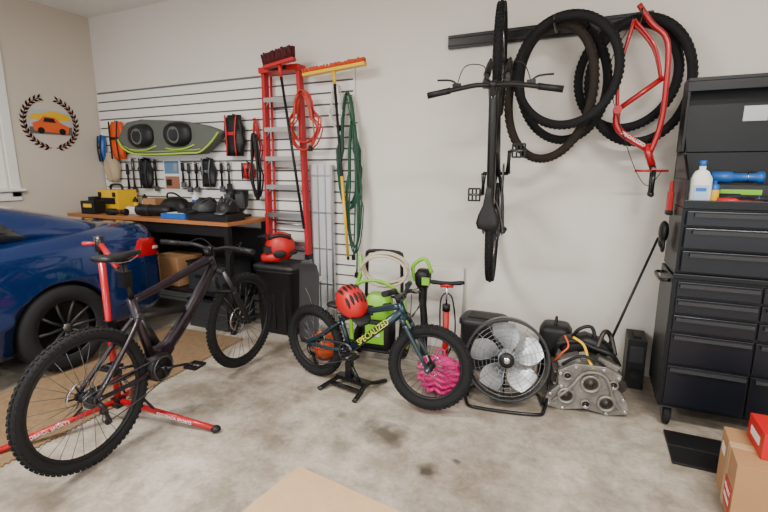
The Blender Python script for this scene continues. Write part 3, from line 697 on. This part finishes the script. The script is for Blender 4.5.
# ------------------------------------------------------------ boards, pressure washer etc
b=B();FB=mat('white_foam_board',(.74,.71,.66),.7);b.box((0,0,.36),(1.02,.02,.72),FB);b.box((0,-.012,.36),(.98,.004,.68),FB)
obj('foam_board',b,loc=(-1.45,3.655,.002),rot=(R(-6),0,0),label='large white foam board leaning against the wall',category='board')
HO=mat('cream_hose',(.55,.48,.37),.6)
t=thing('pressure_washer','lime green and black electric pressure washer with coiled hose','pressure washer',(-1.52,3.26,0),R(5))
b=B()
for x in(-.16,.16):b.tube(cat([(x,-.14,.1),(x,.04,.14),(x*1.0,.09,.5),(x*.95,.1,.82)],5),.015,BLK,8)
b.tube(cat([(-.15,.1,.82),(-.13,.1,.88),(.13,.1,.88),(.15,.1,.82)],4),.016,BLK,8);b.cyl((-.16,.09,.5),(.16,.09,.5),.011,BLK);b.cyl((-.16,-.14,.1),(.16,-.14,.1),.012,BLK);obj('frame',b,t)
b=B();b.loft([rr((0,-.03,z),(1,0,0),(0,1,0),a,c_,20,4) for z,a,c_ in((.1,.12,.1),(.13,.13,.105),(.30,.13,.105),(.36,.1,.08),(.38,.07,.06))],BLK)
b.loft([rr((0,-.04,z),(1,0,0),(0,1,0),a,c_,20,4) for z,a,c_ in((.36,.11,.09),(.39,.12,.1),(.5,.11,.09),(.56,.07,.06))],GRN)
b.box((0,-.14,.24),(.16,.012,.16),GRN);b.box((.1,-.12,.48),(.05,.08,.05),BLK);b.box((-.04,-.135,.44),(.06,.02,.08),BLK);b.box((0,-.15,.24),(.1,.006,.03),WHT);obj('housing',b,t,bevel=.005)
for x in(-.2,.2):
    b=B();b.lathe([(0,-.025),(.1,-.025),(.125,-.015),(.125,.015),(.1,.025),(0,.025)],RUB,28,c=(x,.04,.126),axis=(1,0,0));b.cyl((x-.03,.04,.126),(x+.03,.04,.126),.05,GRN);obj('wheel',b,t)
b=B();pts=[]
for k in range(100):
    a=2*pi*k/22;pts.append(V((.04+(.19+.02*sin(k*.31))*cos(a),.03-.0012*k,.76+(.12+.015*sin(k*.17))*sin(a))))
b.tube(pts,.010,HO,8)
obj('hose',b,t,label='coiled cream hose on the handle')
b=B();b.tube(cat([(-.2,-.12,.05),(-.22,-.1,.4),(-.2,-.02,.6),(-.17,.0,.72),(-.2,.06,.85)],5),.018,GRN,8);b.box((-.2,-.13,.46),(.05,.07,.12),BLK);b.tube(cat([(-.2,-.09,.6),(-.08,-.15,.68),(.08,-.14,.68),(.22,-.08,.55),(.25,-.05,.3)],6),.012,GRN,8);obj('spray_wand',b,t)
t=thing('string_trimmer','black and lime green cordless string trimmer standing upright','garden tool',(-1.17,3.36,0))
b=B();b.tube(cat([(.0,0,.02),(.0,.01,.3),(-.02,.02,.5),(-.02,.03,.62)],5),[.03]*5+[.03]*5+[.035]*6,BLK,14);obj('tube',b,t)
b=B();b.loft([rr((-.02,.02,z),(1,0,0),(0,1,0),a,c_,16,3) for z,a,c_ in((.6,.04,.04),(.64,.06,.06),(.72,.065,.06),(.76,.04,.04))],BLK);b.tube(cat([(-.08,.0,.66),(-.10,.0,.78),(0,.0,.85),(.06,.0,.74)],5),.016,GRN,8);b.box((.03,-.06,.68),(.06,.02,.06),GRN);obj('motor_housing',b,t)
t=thing('floor_pump','red bicycle floor pump with black T-handle','bicycle pump',(-.93,3.18,0),R(15))
b=B();b.cyl((0,0,.03),(0,0,.52),.024,REDP);b.cyl((0,0,.5),(0,0,.55),.03,BLK);obj('barrel',b,t)
b=B();b.cyl((0,0,.55),(0,0,.7),.007,CHR);b.tube([(-.13,0,.725),(-.1,0,.72),(-.03,0,.715),(.03,0,.715),(.1,0,.72),(.13,0,.725)],[.012,.018,.015,.015,.018,.012],BLK,12);b.tube([(-.05,0,.69),(0,0,.7),(.05,0,.69)],[.01,.018,.01],REDP,10);obj('handle',b,t)
b=B();b.box((0,0,.02),(.24,.09,.03),REDP);b.cyl((0,-.05,.04),(0,-.08,.1),.04,BLK);b.box((0,0,.05),(.07,.07,.05),BLK);obj('base',b,t,bevel=.006)
b=B();b.tube(cat([(0,.03,.08),(.07,.05,.3),(.04,.02,.6),(-.04,-.02,.6),(-.04,-.04,.3)],6),.006,BLK,6);obj('hose',b,t)
b=B();b.loft([rr((0,0,z),(1,0,0),(0,1,0),a,c_,24,5) for z,a,c_ in((0,.13,.1),(.01,.14,.11),(.36,.17,.13),(.37,.18,.14),(.405,.18,.14),(.42,.16,.12))],GB);b.box((0,-.02,.425),(.22,.14,.01),BLK);obj('storage_bin',b,loc=(-.69,3.42,0),label='charcoal plastic lidded bin on the floor',category='storage bin')
t=thing('backpack','bright pink ruffled kids backpack on the floor behind a wheel','bag',(-.87,2.86,0))
b=B();b.ell((0,0,.14),(.15,.08,.14),PNK,28,14)
for k in range(5):
    z=.05+.042*k;pts=[V(((.14+.02*(k%2)-.01*abs(k-2))*cos(a)*(1+.1*sin(9*a)),.09*sin(a)*(1+.12*sin(9*a+1)),z+.01*sin(7*a))) for a in [2*pi*i/60 for i in range(60)]]
    b.tube(pts,.013,PNK,6,closed=True)
obj('body',b,t)
b=B();b.tube(cat([(-.03,0,.26),(-.03,-.01,.32),(.03,-.01,.32),(.03,0,.26)],5),.006,PNK,6);obj('strap',b,t)
b=B();b.ell((0,0,.12),(.12,.12,.12),ORG,28,18)
for ax_ in((1,0,0),(0,1,0),(0,0,1)):b.ring((0,0,.12),ax_,.12,.002,BLK,40,5)
obj('ball',b,loc=(-1.92,3.03,0),label='orange rubber ball on the floor behind the kids bike',category='ball')
# skateboards
def skate(label,loc,rz,tilt,sc=1.0):
    t=thing('skateboard',label,'skateboard',loc);t.rotation_euler=(tilt,0,rz);t.scale=(sc,sc,sc)
    b=B()
    secs=[(0,.05,.05),(.05,.085,.02),(.13,.1,0),(.62,.1,0),(.7,.085,.02),(.745,.05,.05)]
    b.loft([rr((0,-y+.03,z+.01),(1,0,0),(0,1,0),a,.006,14,4) for z,a,y in secs],mat('skate_deck',(.03,.028,.03),.6));
    b.tube(cat([(-.04,.02,.2),(.03,.02,.35),(-.03,.02,.5)],5),.003,GRY,6)
    obj('deck',b,t)
    for z in(.17,.58):
        b=B();b.box((0,.065,z),(.05,.03,.06),ALU);b.cyl((-.085,.085,z),(.085,.085,z),.008,ALU)
        for x in(-.085,.085):b.cyl((x-.016,.085,z),(x+.016,.085,z),.026,WHT)
        obj('truck',b,t)
skate('black skateboard standing on its tail against the tote',(-2.26,3.26,.0),R(8),R(-5))
# tote
t=thing('storage_tote','tall black plastic storage tote on the floor','storage bin',(-2.65,3.44,0))
b=B();b.loft([rr((0,0,z),(1,0,0),(0,1,0),a,c_,28,7) for z,a,c_ in((0,.19,.12),(.01,.20,.13),(.6,.22,.15),(.605,.23,.155),(.63,.23,.155))],BLK)
for x in(-.12,0,.12):b.box((x,-.137,.3),(.03,.012,.5),BLK)
obj('body',b,t)
b=B();b.loft([rr((0,0,z),(1,0,0),(0,1,0),a,c_,28,7) for z,a,c_ in((.63,.24,.16),(.665,.24,.16),(.68,.21,.14))],mat('tote_lid',(.015,.015,.017),.5));obj('lid',b,t)
t=thing('full_face_helmet','red and black full-face riding helmet on the black tote','helmet',(-2.64,3.42,.685),R(215))
b=B();b.ell((0,0,.15),(.14,.12,.145),REDP,26,16,v0=-50);b.loft([rr((x,0,z),(0,1,0),(0,0,1),a,c_,14,3) for x,z,a,c_ in((.0,.07,.115,.06),(.1,.06,.1,.045),(.16,.055,.07,.035),(.18,.055,.04,.02))],REDP)
for s_ in(-1,1):b.tube(cat([(-.1,s_*.06,.24),(0,s_*.08,.27),(.1,s_*.06,.24)],4),.018,BLK,8);b.ell((0,s_*.115,.1),(.06,.012,.04),BLK,14,8);b.ell((.14,s_*.05,.05),(.03,.02,.018),BLK,10,8)
obj('shell',b,t)
b=B();b.box((.1,0,.14),(.09,.2,.06),BLK);b.loft([rr((x,0,z),(0,1,0),(0,0,1),a,.007,10,3) for x,z,a in((.06,.25,.09),(.13,.26,.085),(.2,.25,.06))],BLK);b.tube(cat([(-.1,-.1,.1),(-.14,0,.1),(-.1,.1,.1)],4),.02,BLK);obj('visor',b,t)
# ------------------------------------------------------------ ladder
t=thing('step_ladder','red fiberglass step ladder with aluminum steps hung flat on slatwall','ladder',(-2.69,3.62,.72))
b=B()
for s_ in(-1,1):
    b.loft([[V((s_*(xw)+dx,y,z)) for dx,y in((-.018,-.035),(.018,-.035),(.018,.035),(-.018,.035))] for xw,z in((.235,0),(.195,1.72))],REDF,smooth=False)
obj('rails',b,t,bevel=.003)
for i in range(6):
    z=.14+.27*i;xw=.235-.04*z/1.72
    b=B();b.box((0,-.0,z),(2*xw-.02,.085,.016),ALU);b.box((0,-.042,z-.016),(2*xw-.02,.004,.035),ALU)
    for s_ in(-1,1):b.tube([(s_*(xw-.08),-.03,z),(s_*(xw-.016),-.03,z-.08)],.006,ALU,6)
    obj('step',b,t)
b=B();b.box((0,0,1.74),(.44,.13,.05),REDP);b.box((0,-.067,1.74),(.2,.003,.03),BLK);obj('top_cap',b,t,bevel=.006)
b=B()
for s_ in(-1,1):b.cyl((s_*.2,.055,0),(s_*.17,.055,1.7),.012,REDF)
for z in(.3,.85,1.4):b.cyl((-.19,.055,z),(.19,.055,z),.008,ALU)
for s_ in(-1,1):b.box((s_*.235,0,.0),(.04,.08,.05),BLK)
obj('rear_frame',b,t)
# ------------------------------------------------------------ brooms
def broom(label,loc,tilt,wid,blockm,brm,polem,poleL,brL,pole2=None):
    t=thing('push_broom',label,'broom',loc);t.rotation_euler=(0,tilt,0)
    b=B();b.box((0,0,0),(wid,.06,.03),blockm);obj('block',b,t,bevel=.006)
    b=B();n=int(wid/.016)
    for i in range(n):
        for y in(-.02,0,.02):
            x=-wid/2+.012+(wid-.024)*i/(n-1);b.tube([(x,y,.012),(x+random.uniform(-.008,.008),y*1.3,.012+brL+random.uniform(-.008,.006))],[.008,.010],brm,6)
    obj('bristles',b,t)
    b=B();b.cyl((0,0,0),(0,0,-.12),.02,blockm,.014);b.cyl((0,0,-.1),(0,0,-poleL),.0125,polem)
    if pole2:b.cyl((0,0,-poleL*.55),(0,0,-poleL*.99),.0135,pole2)
    b.ell((0,0,-poleL),(.015,.015,.02),BLK,8,6);obj('handle',b,t)
RB=mat('dark_red_bristles',(.07,.006,.009),.9);OB=mat('orange_bristles',(.6,.07,.015),.9)
broom('push broom with dark red bristles standing head-up before the ladder',(-2.58,3.44,2.47),R(-8),.33,REDP,RB,BLK,1.45,.10)
broom('yellow push broom with orange bristles standing head-up on the slatwall',(-2.1,3.56,2.40),R(-4),.62,YEL,OB,BLK,1.65,.035,YEL)
b=B();BP=mat('brushed_panel',(.62,.64,.66),.5,.3)
for x in(-.115,.115):b.box((x,0,.8),(.02,.035,1.6),ALU)
b.box((0,.005,.8),(.22,.012,1.6),BP)
for i in range(5):b.box((0,-.006,.1+.35*i),(.22,.012,.012),ALU)
b.box((.04,-.004,.8),(.012,.01,1.6),ALU);b.box((-.04,-.004,.8),(.012,.01,1.6),ALU)
obj('loading_ramp',b,loc=(-2.325,3.68,.0),label='narrow silver aluminum ramp standing on end at the slatwall',category='ramp')
# cords
def cord(label,c,rx,rz,n,m,r=.006,spread=.03,name='extension_cord',drop=0,yy=.03):
    b=B();pts=[]
    for k in range(n*20):
        a=2*pi*k/20;turn=k/20
        rnd=sin(turn*2.3)*.5+sin(turn*5.1)*.5
        pts.append(V(((rx+spread*rnd)*sin(a)*(1 if cos(a)<0 else .45+.2*abs(sin(turn))),yy*sin(turn*3.7),(rz+spread*sin(turn*3.1))*cos(a)*1.0)))
    b.tube(pts,r,m,6)
    b.tube(cat([(0,-.02,rz*.95),(rx*.6,-.03,rz*.2),(rx*.8,-.04,-rz*.6),(rx*.5,-.03,-rz-drop)],5),r,m,6)
    b.box((rx*.5,-.03,-rz-drop-.02),(.025,.03,.05),BLK)
    b.cyl((0,.09,rz*.97),(0,-.04,rz*.97),.006,MBK)
    obj(name,b,loc=c,label=label,category='cord')
cord('coiled red-orange extension cord hanging on a slatwall hook',(-2.40,3.53,2.0),.16,.24,8,mat('orange_cord',(.5,.035,.02),.5),.007,.035)
cord('long dark green extension cord looped on a slatwall hook',(-2.02,3.66,1.72),.11,.50,9,DGR,.007,.03,drop=.45,yy=.015)
cord('dark green twisted cord hanging in a long bundle',(-1.94,3.60,1.4),.07,.58,6,DGR,.006,.03,drop=.2,yy=.015)
cord('coiled white cable hanging from a slatwall hook',(-2.14,3.67,2.12),.07,.18,4,WHT,.005,.02,name='cable')
cord('coiled black cable hanging from a slatwall hook',(-3.05,3.62,1.6),.06,.3,5,BLK,.009,.02,name='cable',yy=.02)
cord('coiled red cable hanging from a slatwall hook',(-3.08,3.69,1.85),.05,.2,4,REDP,.006,.02,name='cable',yy=.01)
# ------------------------------------------------------------ workbench
bx0,bx1,by0,by1,bz=-5.3,-2.97,3.1,3.7,1.08
t=thing('workbench','black steel workbench with orange-brown wood top','workbench',((bx0+bx1)/2,(by0+by1)/2,0))
W=bx1-bx0
b=B();b.box((0,0,bz-.02),(W,.6,.035),WOOD);obj('worktop',b,t,bevel=.004)
for x in(-W/2+.04,W/2-.04):
    for y in(-.26,.26):
        b=B();b.box((x,y,(bz-.04)/2),(.05,.05,bz-.04),BLK);obj('leg',b,t)
b=B();b.box((0,-.25,bz-.09),(W-.1,.02,.1),BLK);b.box((0,.0,.35),(W-.1,.5,.02),BLK);b.box((0,.26,.6),(W-.1,.01,.7),BLK);obj('shelf',b,t)
def lbox(name,label,cat_,loc,d,m,rz=0,extra=None,bevel=.006):
    b=B();b.box((0,0,d[2]/2),d,m)
    if extra:extra(b)
    return obj(name,b,loc=loc,rot=(0,0,rz),label=label,category=cat_,bevel=bevel)
def dw(b):
    b.box((0,-.126,.13),(.26,.006,.07),BLK);b.tube(cat([(-.1,0,.24),(-.08,0,.3),(.08,0,.3),(.1,0,.24)],4),.014,BLK)
    b.box((-.12,-.125,.2),(.04,.02,.05),BLK);b.box((.12,-.125,.2),(.04,.02,.05),BLK)
lbox('tool_case','yellow and black plastic tool case on the workbench','tool case',(-4.95,3.47,bz),(.34,.24,.25),YEL,0,dw)
lbox('battery_charger','black battery charger with yellow trim on the workbench','charger',(-4.98,3.2,bz),(.2,.14,.14),BLK,.1,lambda b:(b.box((0,-.071,.09),(.12,.004,.04),YEL),b.box((.03,0,.16),(.08,.09,.05),BLK)))
b=B();b.loft([rr((0,0,z),(1,0,0),(0,1,0),a,c_,24,3) for z,a,c_ in((0,.18,.09),(.02,.2,.1),(.1,.19,.095),(.16,.13,.06),(.18,.05,.02))],BLK);b.tube(cat([(-.12,0,.15),(-.05,-.05,.22),(.06,-.05,.22),(.13,0,.15)],4),.01,BLK);obj('tool_bag',b,loc=(-4.12,3.55,bz-.0),label='soft black tool bag on the workbench',category='bag')
b=B();b.tube([(-.2,0,.06),(-.16,0,.06),(.12,0,.06),(.2,0,.06)],[.05,.06,.055,.035],BLK,16);b.ring((-.05,0,.06),(1,0,0),.058,.006,GB,16,6);obj('rolled_case',b,loc=(-4.1,3.26,bz),rot=(0,0,.2),label='black rolled soft case lying on the workbench',category='case')
lbox('parts_box','blue and white cardboard parts box on the workbench','box',(-3.72,3.24,bz),(.3,.18,.05),BLU,.1,lambda b:(b.box((0,0,.052),(.2,.12,.004),WHT),b.box((.08,.0,.07),(.12,.1,.04),BLK)))
lbox('parts_box','small black box on the workbench','box',(-3.72,3.55,bz),(.25,.18,.14),BLK,0,lambda b:b.box((0,-.091,.07),(.12,.002,.05),GRY))
lbox('parts_box','small white box on the workbench','box',(-4.5,3.36,bz),(.16,.12,.08),WHT,.3,lambda b:b.box((0,0,.082),(.08,.06,.003),BLK))
lbox('parts_box','small brown cardboard box on the workbench','box',(-4.46,3.56,bz),(.18,.16,.16),CARD,.1)
for i,(x,y,r_,h,m1,m2,l) in enumerate([(-4.64,3.58,.03,.2,BLK,WHT,'black spray can with white band on the workbench'),(-4.72,3.52,.028,.17,BLK,YEL,'black spray can with yellow band on the workbench'),(-3.9,3.62,.035,.24,WHT,BLU,'white bottle with blue label on the workbench'),(-3.52,3.62,.03,.2,BLK,REDP,'black and red spray can on the workbench')]):
    can('spray_can',l,(x,y,bz),r_,h,m1,m2)
lying('black and red cordless tool lying on the workbench',(-4.55,3.17,bz),.2,.24,.035,BLK,REDP,'power_tool')
def boot(loc,rz,label):
    t=thing('riding_boot',label,'boot',loc,rz,group='black riding boots')
    b=B();b.loft([rr((x,0,z),(cos(an),0,sin(an)),(0,1,0),a,c_,14,2.6) for x,z,a,c_,an in((0,.27,.06,.055,0),(0,.2,.055,.05,0),(.005,.13,.055,.045,0),(.02,.09,.07,.045,-.3),(.07,.06,.06,.045,-1.0),(.13,.045,.04,.042,-1.4),(.18,.035,.025,.03,-1.5))],BLK);obj('upper',b,t)
    b=B();b.box((.06,0,.012),(.26,.09,.022),RUB);obj('sole',b,t,bevel=.008)
    b=B();b.box((.05,0,.16),(.03,.09,.14),DALU);obj('buckle',b,t)
boot((-3.36,3.60,bz),R(-95),'black tall riding boot on the workbench')
boot((-3.22,3.60,bz),R(-85),'black tall riding boot on the workbench')
lbox('foam_block','black foam block under the helmets','block',(-3.25,3.25,bz),(.5,.24,.07),BLK)
helmet('black bike helmet on the workbench',(-3.12,3.27,bz+.09),R(-70),BLK,DALU,.95,strap=False)
helmet('grey and black bike helmet on the workbench',(-3.38,3.27,bz+.09),R(-110),GB,BLK,.95,strap=False)
lbox('storage_crate','black plastic crate on the bench shelf','crate',(-3.4,3.4,.362),(.5,.36,.28),GB,0,lambda b:(b.box((0,-.182,.14),(.3,.006,.04),BLK),b.box((0,0,.285),(.52,.38,.02),BLK)))
lbox('storage_crate','brown cardboard box on the bench shelf','crate',(-4.0,3.4,.362),(.4,.34,.3),CARD,0)
lbox('storage_crate','grey lidded crate under the workbench','crate',(-3.35,3.35,0),(.5,.4,.28),GB,0,lambda b:b.box((0,0,.285),(.52,.42,.02),BLK))
# ------------------------------------------------------------ hanging pad
t=thing('tailgate_pad','grey padded cargo pad with two black pods and lime trim','pad',(-4.19,3.62,1.88))
GP=mat('olive_grey_fabric',(.10,.11,.095),.8,bump=.2);LG=mat('lime_trim',(.45,.68,.04),.5)
poly=[(-.80,.03),(-.62,.2),(-.4,.22),(.2,.18),(.55,.12),(.78,.05),(.66,-.06),(.5,-.16),(.3,-.17),(-.45,-.17),(-.7,-.1)]
b=B();b.prism(poly,.12,GP,(0,0,0));obj('shell',b,t,bevel=.03)
b=B();P=[(x,-.066,z) for x,z in ((-.77,.01),(-.68,-.09),(-.45,-.158),(.3,-.155),(.48,-.145),(.64,-.05),(.74,.04))];b.tube(cat(P,5),.009,LG,8);b.tube(cat([(x,-.062,z+.03) for x,_,z in P[1:5]],5),.004,LG,6);obj('trim',b,t)
for x in(-.38,.18):
    b=B();b.loft([rr((x,-.05-d,.04),(1,0,0),(0,0,1),.2*k,.13*k,24,2.6) for d,k in((0,1),(.03,.96),(.06,.8),(.075,.5),(.078,.1))],BLK);b.ring((x,-.115,.03),(0,1,0),.075,.014,GP,28,8)
    b.tube(cat([(x-.2,-.06,-.1),(x-.05,-.08,-.115),(x+.1,-.08,-.11),(x+.22,-.06,-.07)],4),.007,LG,6);b.tube(cat([(x-.16,-.08,.12),(x,-.12,.09),(x+.16,-.08,.1)],4),.01,GP,6);obj('pod',b,t)
def drape(name,label,cat_,loc,wd,h,m,d=.07,m2=None,n=7):
    b=B();rg=[]
    for i in range(n):
        z=-h*i/(n-1);f=.55+.45*sin(pi*(.15+.7*i/(n-1)))
        rg.append([V((p.x*(1+.12*sin(5*z*8+p.y*30)),p.y+.012*sin(p.x*60+z*20),z)) for p in rr((0,0,0),(1,0,0),(0,1,0),wd/2*f,d/2*f,28,3)])
    b.loft(rg,m);b.cyl((0,YB-.02-loc[1],.0),(0,-.02,.01),.006,MBK)
    if m2:
        b.box((0,-d/2-.002,-h*.45),(wd*.5,.012,.03),m2);b.tube(cat([(-wd*.3,-d/2,0),(-wd*.2,-d/2-.02,-h*.5),(-wd*.3,-d/2,-h)],4),.009,m2,6)
        b.tube(cat([(wd*.3,-d/2,0),(wd*.25,-d/2-.02,-h*.5),(wd*.2,-d/2,-h)],4),.007,m2,6)
    obj(name,b,loc=loc,label=label,category=cat_)
drape('safety_vest','bright orange vest hanging on the slatwall','vest',(-5.1,3.66,2.1),.24,.42,ORG,.09,BLK)
drape('cloth_bag','beige cloth bag hanging on the slatwall','bag',(-5.25,3.66,1.75),.2,.34,mat('beige_cloth',(.45,.36,.24),.9),.1)
drape('protective_vest','black and red body armor vest hanging on the slatwall','vest',(-3.33,3.66,2.09),.24,.4,BLK,.10,REDP)
drape('cloth_bag','black pouch hanging on the slatwall under the pad','bag',(-3.75,3.69,1.67),.2,.3,BLK,.06,DALU)
drape('cloth_bag','black strapped bag hanging on the slatwall','bag',(-4.72,3.69,1.68),.2,.34,BLK,.06,GB)
drape('cap','red cap hanging on the slatwall','cap',(-3.2,3.68,1.62),.14,.16,REDP,.08,BLK)
drape('cloth_bag','small blue cloth hanging in the garage corner','bag',(-5.42,3.68,1.95),.09,.3,BLU,.06,BLK)
for i,(x,z,l,m) in enumerate([(-5.02,1.62,.3,BLK),(-4.92,1.68,.34,DALU),(-4.55,1.66,.3,BLK),(-4.12,1.63,.22,BLK),(-4.03,1.62,.26,GB),(-3.92,1.62,.26,BLK),(-3.56,1.62,.25,BLK),(-3.46,1.62,.22,DALU),(-2.98,1.35,.25,BLK)]):
    b=B();b.tube([(0,0,0),(0,0,-l*.4),(0,0,-l*.42),(0,0,-l)],[.016,.02,.010,.014],m,8);b.box((0,-.0,-l-.02),(.06,.02,.06),DALU if m is not DALU else BLK);b.cyl((0,.055,.0),(0,-.02,.01),.004,MBK)
    obj('hand_tool',b,loc=(x,3.68,z),label='long-handled hand tool hanging on a slatwall hook',category='tool',group='hand tools hanging on the slatwall')
b=B();b.box((0,0,0),(.26,.012,.36),WHT);b.box((0,-.008,.08),(.22,.004,.14),mat('card_blue',(.1,.2,.35),.5));b.box((0,-.008,-.09),(.22,.004,.14),mat('card_brown',(.3,.12,.06),.5));b.box((-.05,-.011,-.09),(.08,.003,.07),BLK);b.box((.06,-.011,.08),(.06,.003,.08),GRY)
obj('poster',b,loc=(-4.33,3.723,1.50),label='small colorful printed card propped on the slatwall',category='poster')
# ------------------------------------------------------------ round emblem on left wall
t=thing('wall_sign','round wall sign with laurel wreath around an orange sports car','sign',(XL+.004,3.18,2.06))
b=B()
SKY=mat('sign_sky_blue',(.45,.5,.55),.6);SO=mat('sign_orange',(.75,.12,.02),.5)
b.prism([(-.22,-.12),(.22,-.12),(.22,.03),(.19,.14),(-.19,.14),(-.22,.03)],.004,SKY,(.002,0,0),(0,1,0),(0,0,1))
b.prism([(-.22,-.12),(.22,-.12),(.22,-.03),(-.22,-.05)],.004,mat('sign_grass',(.1,.1,.1),.7),(.005,0,0),(0,1,0),(0,0,1))
b.prism([(-.21,.03),(.21,.03),(.2,.1),(.05,.13),(-.19,.08)],.004,YEL,(.0045,0,0),(0,1,0),(0,0,1))
b.prism([(-.18,-.09),(.17,-.11),(.19,-.03),(.1,.01),(.05,.06),(-.07,.07),(-.12,.02),(-.19,-.01)],.004,SO,(.008,0,0),(0,1,0),(0,0,1))
b.prism([(-.08,.01),(.05,.005),(.03,.05),(-.06,.055)],.004,BLK,(.011,0,0),(0,1,0),(0,0,1))
for y in(-.11,.11):b.cyl((.009,y,-.085),(.014,y,-.085),.034,BLK,n=18)
obj('picture',b,t)
b=B();DR=mat('sign_dark_red',(.22,.008,.018),.6)
for s_ in(-1,1):
    for i in range(15):
        a=R(-80+i*10.5);c=V((.004,s_*.27*cos(a),.27*sin(a)))
        for k_ in(-.6,.6):
            d=V((0,s_*-sin(a+k_),cos(a+k_)));pl_=[c,c+d*.03+V((0,d.z,-d.y))*.012,c+d*.065,c+d*.03-V((0,d.z,-d.y))*.012]
            b.add([p+V((.002,0,0)) for p in pl_],[(0,1,2,3),(3,2,1,0)],DR if i%3 else BLK,False)
    b.tube([(.004,s_*.27*cos(R(-85+i*8)),.27*sin(R(-85+i*8))) for i in range(20)],.004,DR,5)
obj('wreath',b,t)
# ceiling lights
for i,(x,y) in enumerate([(-2.6,.6),(1.2,.6),(-2.6,-1.6),(1.2,-1.6)]):
    o=thing('ceiling_light','white LED shop light mounted on the ceiling','ceiling light',(x,y,ZC-.03),group='ceiling shop lights')
    b=B();b.box((0,0,0),(1.25,.3,.05),WHT);obj('housing',b,o)
    l=bpy.data.lights.new('lamp','AREA');l.shape='RECTANGLE';l.size=1.2;l.size_y=.26;l.energy=(150 if y>0 else 105);l.color=(1,.955,.89)
    lo=bpy.data.objects.new('lamp',l);lo.location=(x,y,ZC-.07);C.objects.link(lo)
w=bpy.data.worlds.new('world');bpy.context.scene.world=w;w.use_nodes=True
bg=w.node_tree.nodes['Background'];bg.inputs[0].default_value=(.92,.96,1,1);bg.inputs[1].default_value=3.0
cam=bpy.data.cameras.new('camera');cam.sensor_width=36;cam.lens=21.09;cam.clip_start=.05
o=bpy.data.objects.new('camera',cam);C.objects.link(o);o.location=(0,0,1.55);o.rotation_euler=(R(90-10.82),0,R(24.5));bpy.context.scene.camera=o
